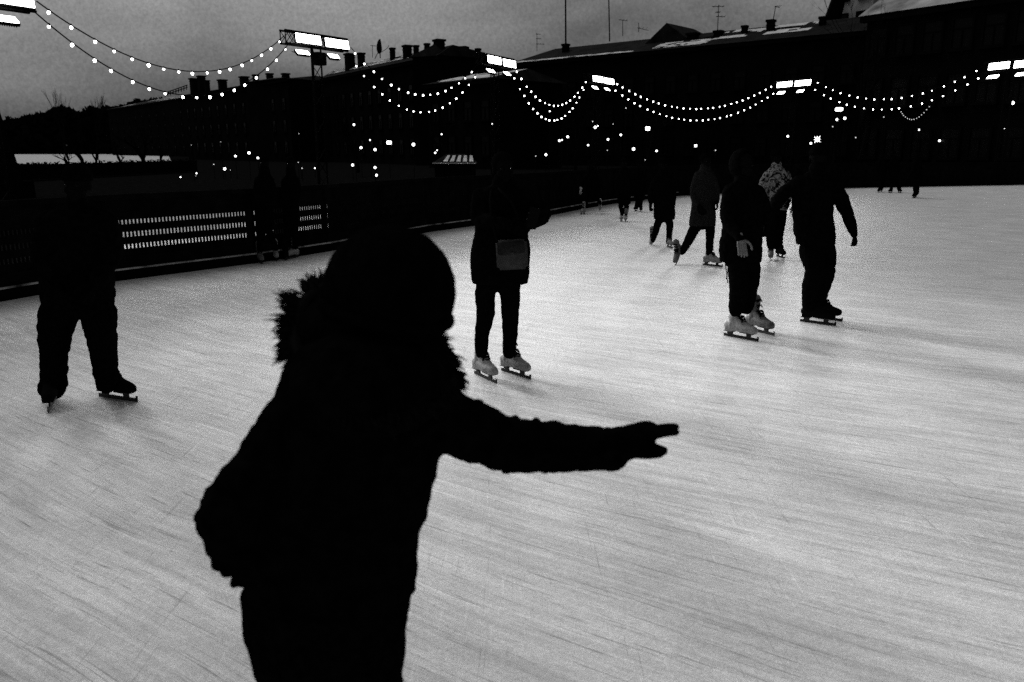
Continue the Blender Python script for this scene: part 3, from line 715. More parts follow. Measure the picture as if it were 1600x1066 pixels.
# ------------------------------------------------------- floodlight towers
def tower(label, pl, pr, z0, nm=2):
    """pl, pr: photo pixels of the two ends of the lamp bar, at height z0"""
    a, b = atz(*pl, z0), atz(*pr, z0); c = (a+b)/2; L = (b-a).length; x = (b-a).normalized()
    rz = math.atan2(x.y, x.x)
    root = thing('floodlight_tower', label, 'floodlight', (c.x, c.y, -.05), 'floodlight towers round the rink', rz)
    H = z0+.05
    bm = bmesh.new()                              # three-legged lattice mast
    legs = [Vector((-.22, .1, 0)), Vector((.22, .1, 0)), Vector((0, .42, 0))]
    for l in legs: tube(bm, [l, l+Vector((0, 0, H-.15))], [.035, .035], 8, round_ends=False)
    k = 0; z = .2
    while z < H-.7:
        for i in range(3):
            p, q = legs[i], legs[(i+1) % 3]
            if k % 2: p, q = q, p
            beam(bm, p+Vector((0, 0, z)), q+Vector((0, 0, z+.55)), .025)
        z += .55; k += 1
    finish('mast', bm, M['blackmetal'], root)
    bm = bmesh.new(); hw = L/2                      # box truss bar
    for y in (0, .3):
        for zz in (H-.24, H+.24): tube(bm, [(-hw, y, zz), (hw, y, zz)], [.04, .04], 8)
    n = max(3, int(L/.4))
    for i in range(n):
        x0, x1 = -hw+L*i/n, -hw+L*(i+1)/n
        for y in (0, .3):
            beam(bm, (x0, y, H-.24), (x1, y, H+.24), .022); beam(bm, (x0, y, H+.24), (x1, y, H-.24), .022)
        for zz in (H-.24, H+.24): beam(bm, (x0, 0, zz), (x1, .3, zz), .022)
    for xx in (-hw, hw):
        for y in (0, .3): beam(bm, (xx, y, H-.24), (xx, y, H+.24), .03)
    finish('light_bar', bm, M['blackmetal'], root)
    w = (L-.78)/2
    def lamp(nm_, px, pz, ww, hh, tilt, py=-.14):
        hb = bmesh.new(); box(hb, (0, .05, 0), (ww+.05, .08, hh+.05)); 
        for k in range(9): box(hb, (-ww/2+ww*(k+.5)/9, .11, 0), (.015, .05, hh))
        o = finish(nm_, hb, M['blackmetal'], root); o.location = (px, py, pz); o.rotation_euler = (tilt, 0, 0)
        lb = bmesh.new(); box(lb, (0, 0, 0), (ww, .03, hh)); e = finish('lens', lb, M['flood'], o)
        bb = bmesh.new()
        for s in (-1, 1): beam(bb, (s*(ww/2+.04), .06, 0), (s*(ww/2+.04), .16, .2), .025)
        finish('bracket', bb, M['blackmetal'], o)
        return o
    lamp('floodlight', .02-w/2-.0, H-.0, w, .33, -.12); lamp('floodlight', w/2+.30, H-.02, w, .33, -.12)
    lamp('lower_floodlight', -hw*.55, H-.52, .6, .22, -.85, -.1); lamp('lower_floodlight', hw*.45, H-.52, .5, .22, -.85, -.1)
    return root, a, b
TW = [((-154, -30), (53, 2), 5.3), ((446, 57), (543, 71), 6.0), ((752, 91), (803, 101), 6.0), ((919, 122), (957, 128), 6.0), ((1210, 134), (1271, 128), 6.0), ((1537, 106), (1625, 97), 6.0)]
TL = ['floodlight tower cut off by the top left corner, nearest and largest lamps', 'floodlight tower on a lattice mast against the sky, left of the satellite dish',
      'floodlight tower with narrow lamp pair in front of the gap between the long roofs', 'smallest floodlight tower, its lamp pair low against the dark facade under the twin masts',
      'floodlight tower between the two longest light strings, its bar rising to the right', 'floodlight tower cut off by the right edge, big lamps in two tiers']
for (pl, pr, z), lb in zip(TW, TL):
    rt, a, b = tower(lb, pl, pr, z)
    if pl[0] == 446:
        bm = bmesh.new(); box(bm, (.25, .25, 5.4), (.5, .4, .5)); bmesh.ops.bevel(bm, geom=bm.edges[:], offset=.03, segments=2, affect='EDGES'); finish('loudspeaker', bm, M['blackmetal'], rt)

# ---------------------------------------------------------- strings of bulbs
bm = bmesh.new(); ellipsoid(bm, (0, 0, -.055), (.036, .036, .044), sub=2); BULB = bpy.data.meshes.new('bulb'); bm.to_mesh(BULB); bm.free(); BULB.materials.append(M['bulb'])
bm = bmesh.new(); tube(bm, [(0, 0, .01), (0, 0, -.03)], [.026, .026], 8); SOCK = bpy.data.meshes.new('socket'); bm.to_mesh(SOCK); bm.free(); SOCK.materials.append(M['blackmetal'])
def to_px(p):
    v = p-Vector((0, 0, CAMZ)); dep = v.y*CP-v.z*SP; return CX+FPX*v.x/dep, CY-FPX*(v.y*SP+v.z*CP)/dep
def light_string(label, A, za, B, zb, low, n, bs=1.0):
    a, b = atz(*A, za), atz(*B, zb); lo, hi = 0.0, 6.0
    f = lambda t, s: a+(b-a)*t-Vector((0, 0, s*4*t*(1-t)))
    for _ in range(40):
        s = (lo+hi)/2
        if max(to_px(f(k/40, s))[1] for k in range(41)) < low: lo = s
        else: hi = s
    root = thing('light_string', label, 'string lights', a, 'strings of bulbs between the towers')
    bm = bmesh.new(); tube(bm, [f(k/24, s)-a for k in range(25)], [.018]*25, 6, round_ends=False); finish('wire', bm, M['blackmetal'], root, True)
    for k in range(n):
        p = f((k+.55+random.gauss(0, .06))/n, s)-a
        sk = link('socket', SOCK, root); sk.location = p
        o = link('bulb', BULB, root); o.location = p; o.scale = (bs*random.uniform(.82, 1.15),)*3; sk.rotation_euler = o.rotation_euler = (random.gauss(0, .14), random.gauss(0, .14), 0)
LS = [('upper bulb string from the corner tower to the lattice-mast tower, across open sky', (57, 2), 5.35, (444, 56), 6.1, 112, 17, 1.15),
      ('lower bulb string from the corner tower to the lattice-mast tower, dipping below the roofs', (52, 17), 5.1, (453, 66), 5.8, 150, 17, 1.15),
      ('upper bulb string from the lattice-mast tower to the narrow lamp pair', (548, 74), 5.95, (753, 93), 6.05, 147, 17, 1.0),
      ('lower bulb string from the lattice-mast tower to the narrow lamp pair', (548, 90), 5.5, (748, 110), 5.55, 174, 17, 1.0),
      ('upper bulb string in the shortest, steepest span left of the smallest tower', (803, 102), 5.95, (918, 122), 6.0, 164, 17, 1.05),
      ('lower bulb string in the shortest, steepest span left of the smallest tower', (800, 112), 5.6, (914, 134), 5.6, 187, 18, 1.05),
      ('upper bulb string of the longest span, right of the smallest tower', (958, 126), 6.0, (1210, 131), 6.1, 169, 27, 1.1),
      ('lower bulb string of the longest span, right of the smallest tower', (956, 136), 5.6, (1213, 142), 5.7, 187, 27, 1.1),
      ('upper bulb string rising to the tower at the right edge', (1272, 125), 6.1, (1536, 104), 6.0, 154, 18, 1.0),
      ('lower bulb string rising to the tower at the right edge', (1268, 135), 5.8, (1540, 114), 5.7, 170, 18, 1.0)]
for l in LS: light_string(*l)

# -------------------------------------------------- buildings on the skyline
def isect(px, A, B):        # point of the facade line A-B seen in column px (ground plan)
    r = ray(px, 200); d = Vector((r.x, r.y)); e = Vector((B.x-A.x, B.y-A.y))
    det = d.x*-e.y+e.x*d.y; t = (A.x*-e.y+e.x*A.y)/det
    return Vector((d.x*t, d.y*t, 0)), t*1.0
bm = bmesh.new()
for s in (-1, 1): box(bm, (s*.62, 0, 0), (.12, .14, 1.9))
for s in (-1, 1): box(bm, (0, 0, s*.9), (1.12, .14, .1))
box(bm, (0, 0, .25), (1.12, .1, .07)); box(bm, (0, 0, -.35), (.06, .1, 1.0)); box(bm, (0, -.06, -1.0), (1.5, .3, .09))
WF = bpy.data.meshes.new('window'); bm.to_mesh(WF); bm.free(); WF.materials.append(M['wall'])
bm = bmesh.new(); box(bm, (0, .03, 0), (1.14, .02, 1.76)); WP = bpy.data.meshes.new('pane'); bm.to_mesh(WP); bm.free(); WP.materials.append(M['glass'])
def building(name, label, A, B, eave, ridge, depth, setback, hipA, hipB, wallm='wall', roofm='roof', nwin=9, floors=3, eaveB=None):
    org = Vector((A.x, A.y, 0)); d = (B-A); d.z = 0; L = d.length; d.normalize(); n = Vector((-d.y, d.x, 0))
    if n.y < 0: n = -n
    root = thing(name, label, 'building', (A.x, A.y, -.05))
    bm = bmesh.new(); q = [Vector(), d*L, d*L+n*depth, n*depth]
    lo = [bm.verts.new(p) for p in q]; hi = [bm.verts.new(p+Vector((0, 0, eave+.05))) for p in q]
    bm.faces.new(lo[::-1]); bm.faces.new(hi)
    for i in range(4): bm.faces.new((lo[i], lo[(i+1) % 4], hi[(i+1) % 4], hi[i]))
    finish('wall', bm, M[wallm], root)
    bm = bmesh.new(); beam(bm, -d*.3-n*.2+Vector((0, 0, eave-.1)), d*(L+.3)-n*.2+Vector((0, 0, eave-.1)), .45, .35); finish('cornice', bm, M[wallm], root)
    bm = bmesh.new(); z = eave+.12
    e = [-n*.5-d*.4, d*(L+.4)-n*.5, d*(L+.4)+n*(depth+.4), n*(depth+.4)-d*.4]
    ev = [bm.verts.new(p+Vector((0, 0, z))) for p in e]
    r0 = bm.verts.new(d*hipA+n*setback+Vector((0, 0, ridge))); r1 = bm.verts.new(d*(L-hipB)+n*setback+Vector((0, 0, ridge)))
    bm.faces.new((ev[0], ev[1], r1, r0)); bm.faces.new((ev[1], ev[2], r1)); bm.faces.new((ev[2], ev[3], r0, r1)); bm.faces.new((ev[3], ev[0], r0)); bm.faces.new(ev[::-1])
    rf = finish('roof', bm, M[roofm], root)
    rot = math.atan2(d.y, d.x)
    for f in range(floors):
        for k in range(nwin):
            o = link('window', WF, root); o.location = d*(L*(k+.5)/nwin)-n*.07+Vector((0, 0, 2.2+f*3.2)); o.rotation_euler = (0, 0, rot)
            link('pane', WP, o)
    return root, rf, dict(org=org, d=d, n=n, L=L, eave=z, ridge=ridge, setback=setback)
def roofpt(info, s, u):         # a point on the front roof slope: s metres along, u from eave 0 to ridge 1
    p = info['d']*s+info['n']*(-.5+(info['setback']+.5)*u); p.z = info['eave']+(info['ridge']-info['eave'])*u; return p
def roof_snow(rf, info, s0, s1, u0, u1, seed, gap=.42, m='dirtysnow'):
    """a thin torn sheet of old snow on the front roof slope"""
    bm = bmesh.new(); ns = max(10, int((s1-s0)/.45)); nu = 7; g = {}
    up = Vector((0, 0, .06))
    def vert(i, j):
        if (i, j) not in g:
            s = s0+(s1-s0)*i/ns; u = u0+(u1-u0)*j/nu+.02*mn.noise(Vector((s*.9, j*2.0, seed))); g[(i, j)] = bm.verts.new(roofpt(info, s, u)+up)
        return g[(i, j)]
    for i in range(ns):
        for j in range(nu):
            if mn.noise(Vector((i*.23, j*.55, seed*3.7)))+.35*mn.noise(Vector((i*.8, j*1.3, seed))) > gap-.6:
                bm.faces.new((vert(i, j), vert(i+1, j), vert(i+1, j+1), vert(i, j+1)))
    if not bm.faces: bm.free(); return
    finish('snow_patch', bm, M[m], rf)
def chimney(rf, info, px, ptop, wpx, A, B, back, zbot, n=1):
    p, t = isect(px, A, B); r = ray(px, ptop)
    base = p+info['n']*back
    dep = base.y; top = P(px, ptop, dep)
    w = wpx/scale_at(top)
    bm = bmesh.new(); c = Vector((top.x, dep, 0))-info['org']; rot = Matrix.Rotation(math.atan2(info['d'].y, info['d'].x), 3, 'Z')
    h = top.z-zbot
    box(bm, (c.x, c.y, zbot+h/2), (w*.86, w*.8, h), rot); box(bm, (c.x, c.y, top.z-.12), (w*1.08, w*1.0, .22), rot)
    box(bm, (c.x, c.y, top.z-.55), (w*.98, w*.9, .1), rot)
    finish('chimney', bm, M['brick'], rf)
    return top
# left block
A1, B1 = atz(286, 150, 12), atz(450, 124, 12); A1.z = B1.z = 0
bA, rA, iA = building('apartment_block', 'distant dark block at left with a cluster of chimneys and thin roof snow', A1, B1, 12.0, 12.9, 12, 5, 1.5, 1, nwin=12)
for px, pt, w in ((303, 122, 14), (314, 118, 12), (323, 125, 8), (347, 124, 13), (381, 119, 13), (399, 116, 9), (421, 114, 10), (446, 114, 11)): chimney(rA, iA, px, pt, w, A1, B1, 4.5, 11.5)
roof_snow(rA, iA, 8, 30, .1, .8, 1.0, .6); roof_snow(rA, iA, 32, iA['L']*.8, .1, .5, 2.0, .75)
bm = bmesh.new()
for k in range(9):
    p = P(258+4.2*k, 152-1.4*k, 128)-Vector((A1.x, A1.y, -.05)); q = P(258+4.2*k, 145-1.5*k, 128)-Vector((A1.x, A1.y, -.05)); beam(bm, p, q, .10)
for dy in (0, 3.5):
    beam(bm, P(257, 145.5+dy, 128)-Vector((A1.x, A1.y, -.05)), P(293, 133+dy, 128)-Vector((A1.x, A1.y, -.05)), .12)
finish('roof_railing', bm, M['blackmetal'], bA)
A1c, B1c = atz(448, 122.5, 12.3), atz(524, 128, 12.3); A1c.z = B1c.z = 0
bA3, rA3, iA3 = building('apartment_block', 'narrow dark block with a flat roofline directly behind the lattice mast', A1c, B1c, 12.3, 12.7, 12, 4, .5, .5, nwin=4)
A1b, B1b = atz(168, 172, 16), atz(302, 151, 16); A1b.z = B1b.z = 0
bA2, rA2, iA2 = building('terrace', 'dark terrace at far left with slanting streaks of roof snow', A1b, B1b, 16, 18.8, 16, 10, 6, .5, nwin=12, floors=4)
L_ = iA2['L']
roof_snow(rA2, iA2, L_*.28, L_*.97, .62, .95, 4.0, .55); roof_snow(rA2, iA2, L_*.6, L_*.9, .1, .4, 9.0, .6); roof_snow(rA2, iA2, L_*.12, L_*.25, .2, .5, 11.0, .5)
# middle block
A2, B2 = atz(505, 124, 12), atz(688, 88, 12); A2.z = B2.z = 0
bB, rB, iB = building('apartment_block', 'dark block with ridge chimneys and a satellite dish, right of the lattice-mast tower', A2, B2, 12, 13.4, 10, 1.7, .3, .1, nwin=12)
for px, pt, w in ((546, 83, 15), (564, 82, 11), (613, 74, 8), (636, 70, 13), (650, 70, 8), (667, 67, 8), (686, 61, 16)): chimney(rB, iB, px, pt, w, A2, B2, 2.0, 12.4)
roof_snow(rB, iB, 1, iB['L']*.97, .40, .62, 3.0, .50); roof_snow(rB, iB, 1, iB['L']*.9, .68, .97, 13.0, .62)
A2b, B2b = Vector((B2.x+.3, B2.y+.2, 0)), atz(803, 112, 12); B2b.z = 0
bB2, rB2, iB2 = building('apartment_block', 'dark wing with two chimneys sloping down behind the narrow lamp pair', A2b, B2b, 12, 13.4, 4, 1.2, .1, .4, nwin=6)
for px, pt, w in ((725, 72, 12), (747, 75, 8)): chimney(rB2, iB2, px, pt, w, A2b, B2b, 1.4, 12)
# low annexe with snowy roof before the middle block
A5, B5 = atz(668, 134, 8), atz(772, 124, 8); A5.z = B5.z = 0
bE, rE, iE = building('low_annexe', 'low annexe with streaks of snow on its sloping roof, behind the narrow lamp pair', A5, B5, 8.0, 9.3, 9, 5, .6, .6, nwin=4, floors=2)
roof_snow(rE, iE, .6, iE['L']-.5, .1, .95, 5.0, .38)
# right long block
A3, B3 = atz(802, 101, 12), atz(1352, 50, 12); A3.z = B3.z = 0
bC, rC, iC = building('apartment_block', 'longest dark block under the twin masts, snow along its eaves', A3, B3, 12.0, 14.2, 15, 5.5, 2.2, 1, nwin=16)
for px, pt, w in ((884, 68, 10), (1083, 51, 16), (1111, 58, 18), (1123, 47, 13), (1164, 39, 9), (1205, 30, 12), (1286, 25, 10)): chimney(rC, iC, px, pt, w, A3, B3, 5.5, 12.2)
LC = iC['L']
roof_snow(rC, iC, 0, LC*.42, .0, .10, 6.0, .35); roof_snow(rC, iC, LC*.47, LC*.62, .10, .45, 7.0, .45); roof_snow(rC, iC, LC*.62, LC*.86, .35, .95, 8.0, .55)
# attic storey on it
bm = bmesh.new(); p, _ = isect(1012, A3, B3); c = p-iC['org']; d, n = iC['d'], iC['n']
def PC(s, b, z): q = c+d*s+n*b; return Vector((q.x, q.y, z))
v = [bm.verts.new(PC(s, b, z)) for s, b, z in ((-3.4, 3, 12.8), (3.6, 3, 12.8), (0, 3, 15.3), (-3.4, 9, 13.5), (3.6, 9, 13.5), (0, 9, 15.3))]
bm.faces.new((v[0], v[1], v[2])); bm.faces.new((v[3], v[5], v[4])); bm.faces.new((v[0], v[2], v[5], v[3])); bm.faces.new((v[1], v[4], v[5], v[2])); bm.faces.new((v[0], v[3], v[4], v[1]))
finish('gabled_attic', bm, M['roof'], bC)
# tall block at the right edge with a pale side wall
A4, B4 = P(1356, 30, 56), P(1760, 0, 44); A4.z = B4.z = 0
bD, rD, iD = building('apartment_block', 'tall dark block at upper right with a frosted roof strip', A4, B4, 10.2, 16.5, 14, 9, 1, 1, nwin=8, roofm='greyroof')
A6, B6 = P(1302, 30, 92), P(1362, 30, 88); A6.z = B6.z = 0
bF, rF, iF = building('gable_house', 'pale side-walled house with tall dark windows beside the tall block at upper right', A6, B6, 22, 24, 8, 4, .4, .4, wallm='palewall', nwin=2, floors=6)

o6 = Vector((A6.x, A6.y, -.05)); bm = bmesh.new()
beam(bm, P(1313, -14, 89)-o6, P(1291, 46, 89)-o6, .7, 1.0); beam(bm, P(1313, -14, 89)-o6+Vector((.5, .6, 0)), P(1299, 46, 89)-o6+Vector((.5, .6, 0)), .5, .8)
finish('sloping_verge', bm, M['brick'], bF)
# roof aerials, masts and dish
def aerial(label, px, pbot, ptop, d, bars, cat='antenna', name='roof_antenna', r=.035):
    a, b = P(px[0], pbot, d), P(px[1], ptop, d)
    root = thing(name, label, cat, a)
    bm = bmesh.new(); tube(bm, [Vector(), b-a], [r, r*.8], 6); finish('mast', bm, M['blackmetal'], root)
    for (t, l, rgt, dy) in bars:
        p = (b-a)*t; s = scale_at(a)
        bm = bmesh.new(); tube(bm, [p+Vector((-l/s, 0, 0)), p+Vector((rgt/s, .3, dy/s))], [.028, .022], 6)
        for k in range(3):
            q = p+Vector(((-l+(l+rgt)*(k+.5)/3)/s, 0, 0)); tube(bm, [q+Vector((0, -.35, 0)), q+Vector((0, .35, 0))], [.018, .018], 5)
        finish('crossbar', bm, M['blackmetal'], root)
aerial('ladder-like roof aerial on the left end of the longest block', (839, 839), 80, 52, 92, [(.95, 2, 6, 0), (.7, 1, 7, 0), (.4, 1, 12, 0)])
aerial('T-shaped roof aerial left of the gabled attic', (973, 973), 56, 31, 80, [(1.0, 6, 9, -1)])
aerial('low bent roof aerial on top of the gabled attic', (998, 998), 50, 36, 78, [(.45, 2, 16, -3)])
aerial('tallest roof aerial with two crossbars, above the right-hand chimneys', (1121, 1123), 52, 8, 72, [(.95, 10, 10, 1), (.6, 3, 12, 0), (.75, 4, 3, 0)])
aerial('leaning roof aerial on the thick chimney right of the tallest aerial', (1208, 1212), 32, 10, 69, [(1.0, 1, 8, -1)])
aerial('thin roof aerial beside the satellite dish', (582, 582), 90, 71, 95, [(.97, 3, 5, 0)])
aerial('thick whip mast rising out of the top of the picture from the longest block', (884, 883.5), 72, -40, 86, [], 'mast', 'radio_mast', .10)
aerial('thinner whip mast rising out of the top of the picture right of the thick one', (952.5, 950.5), 64, -40, 84, [], 'mast', 'radio_mast', .07)
dp = P(594, 86, 94); root = thing('satellite_dish', 'dark satellite dish standing on the roof left of the chimneys', 'satellite dish', dp)
bm = bmesh.new(); ellipsoid(bm, (0, 0, .9), (.34, .8, .80), Matrix.Rotation(.15, 3, 'Y'), 3); kill = [v for v in bm.verts if v.co.x > .12]; bmesh.ops.delete(bm, geom=kill, context='VERTS'); bmesh.ops.solidify(bm, geom=bm.faces[:], thickness=.04)
finish('reflector', bm, M['blackmetal'], root, True)
bm = bmesh.new(); tube(bm, [(0, 0, -.3), (0, 0, .8)], [.06, .06], 6); tube(bm, [(-.6, 0, -.4), (0, 0, .7)], [.04, .04], 6); tube(bm, [(0, 0, .2), (.8, 0, .7), (1.0, 0, 1.0)], [.03]*3, 6); finish('stand', bm, M['blackmetal'], root)

# ------------------------------------------------------------- bare trees
def tree(label, base, h, spread, seed, tr=.16, tf=.3):
    rnd = random.Random(seed)
    root = thing('bare_tree', label, 'tree', base, 'bare trees behind the boards')
    tb, cb = bmesh.new(), bmesh.new()
    def grow(bm, p, d, L, r, lev):
        q = p+d*L*.5+Vector((rnd.gauss(0, .04), rnd.gauss(0, .04), 0))*L; e = p+d*L
        tube(bm, [p, q, e], [r, r*.8, r*.6], 6 if lev < 2 else 4, round_ends=False)
        if lev >= 5 or r < .006: return
        for k in range(rnd.randint(2, 3) if lev else 4):
            a = rnd.uniform(0, 2*PI); sp = rnd.uniform(.35, .8)*spread
            nd = (d+Vector((math.cos(a)*sp, math.sin(a)*sp, rnd.uniform(-.05, .25)))).normalized()
            start = p+(e-p)*rnd.uniform(.55, 1.0)
            grow(cb, start, nd, (L if lev or tf > .25 else h*.3)*rnd.uniform(.6, .82), r*.6*rnd.uniform(.7, 1), lev+1)
    grow(tb, Vector(), Vector((rnd.uniform(-.15, .15), 0, 1)), h*tf, tr, 0)
    finish('trunk', tb, M['bark'], root); finish('crown', cb, M['bark'], root)
for lb, px, py, h, sp, sd, tr in (('bare tree with a leaning trunk before the pale strip of snow, left of two', 131, 263, 4.6, 1.0, 3, .15), ('bushy bare tree with fan of branches before the right end of the pale snow strip', 226, 262, 4.4, 1.25, 8, .17),
      ('slender bare tree before the pale strip of snow, between two wider trees', 152, 263, 4.0, .8, 12, .10), ('spiky bare shrub before the right tip of the pale snow strip', 252, 261, 3.0, 1.4, 41, .12), ('wide bare shrub with crossing twigs, between the leaning trunk and the fan', 190, 262, 3.0, 1.5, 44, .10), ('low spreading bare tree leaning over the middle of the pale snow strip', 108, 263, 2.4, 1.2, 17, .09)):
    tree(lb, P(px, py, 66), h*1.25, sp, sd, tr*1.3, .13)
tree('tall bare tree rising above the far wood at left', P(107, 250, 150), 15.2, .3, 21, .22)
tree('second tall bare tree above the far wood, left of the low dark block', P(152, 250, 150), 15.4, .25, 22, .22)
tree('bare tree with twigs crossing the pale side wall at upper right', P(1345, 250, 52), 13.5, .75, 25, .2)
for k, (px, h, sd) in enumerate(((560, 7.0, 31), (690, 6.0, 32), (900, 6.5, 33), (1015, 6.5, 34), (1300, 6.5, 35), (1470, 6.0, 36))):
    tree(['dark bare tree in front of the ridge-chimney block', 'dark bare tree by the snow-roofed hut', 'dark bare tree under the steepest bulb span', 'dark bare tree under the left half of the longest bulb span',
          'dark bare tree beside the star-shaped lamp', 'dark bare tree under the bulbs rising to the right-edge tower'][k], P(px, 270, 56), h, .9, sd, .14)
# far wood, one mass
rnd = random.Random(5); bm = bmesh.new()
prof = [(-300, 178), (-60, 186), (0, 190), (25, 188), (50, 183), (75, 177), (88, 170), (100, 169), (112, 172), (124, 178), (140, 171), (165, 172), (185, 168), (215, 160), (260, 158), (420, 165)]
def prof_at(x):
    for (x0, y0), (x1, y1) in zip(prof, prof[1:]):
        if x0 <= x <= x1: return y0+(y1-y0)*(x-x0)/(x1-x0)
    return 180
def leafclump(p, s):
    a = Vector((rnd.gauss(0, 1), rnd.gauss(0, 1), rnd.gauss(0, 1))).normalized()*s; b = Vector((rnd.gauss(0, 1), rnd.gauss(0, 1), rnd.gauss(0, 1))).normalized()*s
    bm.faces.new([bm.verts.new(p-a), bm.verts.new(p+b*.6), bm.verts.new(p+a), bm.verts.new(p-b*.6)])
for k in range(17000):
    x = rnd.uniform(-300, 420); top = prof_at(x)+4*mn.noise(Vector((x*.11, 0, 0)))+2.5*mn.noise(Vector((x*.4, 3, 0))); y = top+(240-top)*rnd.random()**1.6
    leafclump(P(x, y, 382+rnd.uniform(-12, 12)), 1.65*rnd.uniform(.5, 1.5)*(1 if y < top+12 else 1.5))
tag(finish('far_wood', bm, M['leaf']), 'dark wood beyond the snow strip, ragged against the sky at left', 'wood', None, 'stuff')
# dark clipped hedge that backs the boards, and the embankment wall on the left
def leaf_hedge(name, label, a, b, h, w, n, seed):
    rn = random.Random(seed); bm = bmesh.new(); d = b-a; L = d.length; d.normalize(); nn = Vector((-d.y, d.x, 0))
    beam(bm, a+Vector((0, 0, h*.47)), b+Vector((0, 0, h*.47)), w*.8, h*.9)
    for k in range(n):
        p = a+d*rn.uniform(0, L)+nn*rn.uniform(-w/2, w/2)+Vector((0, 0, h*rn.random()**.6+rn.gauss(0, .05)))
        u = Vector((rn.gauss(0, 1), rn.gauss(0, 1), rn.gauss(0, 1))).normalized()*.11; v = Vector((rn.gauss(0, 1), rn.gauss(0, 1), rn.gauss(0, 1))).normalized()*.07
        bm.faces.new([bm.verts.new(p-u), bm.verts.new(p+v), bm.verts.new(p+u), bm.verts.new(p-v)])
    tag(finish(name, bm, M['leaf']), label, 'hedge')
ha, hb = G(-300, 300), G(300, 268); leaf_hedge('hedge', 'clipped dark hedge behind the left boards, below the snow strip', Vector((ha.x, ha.y, 0)), Vector((hb.x, hb.y, 0)), .95, 1.2, 2500, 1)
wa, wb = P(-220, 266, 72), P(272, 258.5, 78)
root = thing('embankment_wall', 'low dark embankment wall topped with snow and a rail, below the pale strip', 'wall', (wa.x, wa.y, -.05)); og = Vector((wa.x, wa.y, -.05))
ztop = P(20, 262.5, 72).z
bm = bmesh.new(); beam(bm, Vector((0, 0, ztop/2)), Vector((wb.x, wb.y, -.05))-og+Vector((0, 0, ztop/2)), .5, ztop); finish('parapet', bm, M['wall'], root)
bm = bmesh.new(); beam(bm, Vector((0, 0, ztop+.06)), Vector((wb.x, wb.y, -.05))-og+Vector((0, 0, ztop+.06)), .56, .11); finish('snow_cap', bm, M['snow'], root)
bm = bmesh.new(); beam(bm, Vector((0, .1, ztop+.30)), Vector((wb.x, wb.y, -.05))-og+Vector((0, .1, ztop+.30)), .1, .10)
for k in range(16):
    p = (Vector((wb.x, wb.y, -.05))-og)*(k/15)+Vector((0, .1, 0)); beam(bm, p+Vector((0, 0, ztop)), p+Vector((0, 0, ztop+.3)), .06)
finish('railing', bm, M['blackmetal'], root)
root = thing('pylon', 'dark tapering pylon at the left edge, below the corner floodlights', 'pylon', P(-14, 262, 30)); root.location.z = -.05
bm = bmesh.new(); s_ = scale_at(P(0, 235, 30)); hh = P(0, 140, 30).z
bmesh.ops.create_cone(bm, cap_ends=True, segments=4, radius1=1.0*1.1, radius2=.42, depth=hh, matrix=Matrix.Translation((0, 0, hh/2)) @ Matrix.Rotation(PI/4, 4, 'Z'))
finish('shaft', bm, M['wall'], root)
bm = bmesh.new(); box(bm, (0, 0, .3), (1.9, 1.9, .6)); finish('plinth', bm, M['wall'], root)
# snow-roofed hut beyond the boards
hp = P(712, 262, 46); hp.z = -.05
root = thing('hut', 'small dark wooden hut with a snow-streaked roof beyond the boards', 'hut', hp)
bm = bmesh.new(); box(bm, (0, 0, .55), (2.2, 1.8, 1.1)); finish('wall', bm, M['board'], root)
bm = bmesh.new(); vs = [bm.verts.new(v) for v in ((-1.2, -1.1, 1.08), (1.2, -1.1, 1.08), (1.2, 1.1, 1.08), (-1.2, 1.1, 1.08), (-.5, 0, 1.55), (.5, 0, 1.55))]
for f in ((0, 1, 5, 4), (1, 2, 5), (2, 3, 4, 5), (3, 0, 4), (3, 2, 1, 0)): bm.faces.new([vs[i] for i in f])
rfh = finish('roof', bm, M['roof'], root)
bm = bmesh.new()
for k in range(5):
    x0 = -.62+k*.36; vv = [(x0, -1.0, 1.15), (x0+.24, -1.0, 1.15), (x0+.34-.1*k*.5, -.25, 1.48), (x0+.2-.1*k*.5, -.25, 1.48)]
    bm.faces.new([bm.verts.new(v) for v in vv])
finish('snow_patch', bm, M['dirtysnow'], rfh)
bm = bmesh.new(); box(bm, (0, -1.14, 1.06), (2.4, .05, .05)); finish('eaves_snow', bm, M['snow'], rfh)

# ------------------------------------------- small lamps in the dark beyond
bm = bmesh.new(); ellipsoid(bm, (0, 0, 0), (1, 1, 1), sub=2); GLOBE = bpy.data.meshes.new('globe'); bm.to_mesh(GLOBE); bm.free(); GLOBE.materials.append(M['lamp'])
GLOBE2 = GLOBE.copy(); GLOBE2.materials.clear(); GLOBE2.materials.append(M['faint'])
bm = bmesh.new(); tube(bm, [(0, 0, 0), (0, 0, 1)], [1, .8], 8, round_ends=False); POLE = bpy.data.meshes.new('pole'); bm.to_mesh(POLE); bm.free(); POLE.materials.append(M['blackmetal'])
bm = bmesh.new(); box(bm, (0, 0, 0), (2, 2, 2)); bmesh.ops.bevel(bm, geom=bm.edges[:], offset=.2, segments=2, affect='EDGES'); CUBEL = bpy.data.meshes.new('lantern_box'); bm.to_mesh(CUBEL); bm.free(); CUBEL.materials.append(M['lamp'])
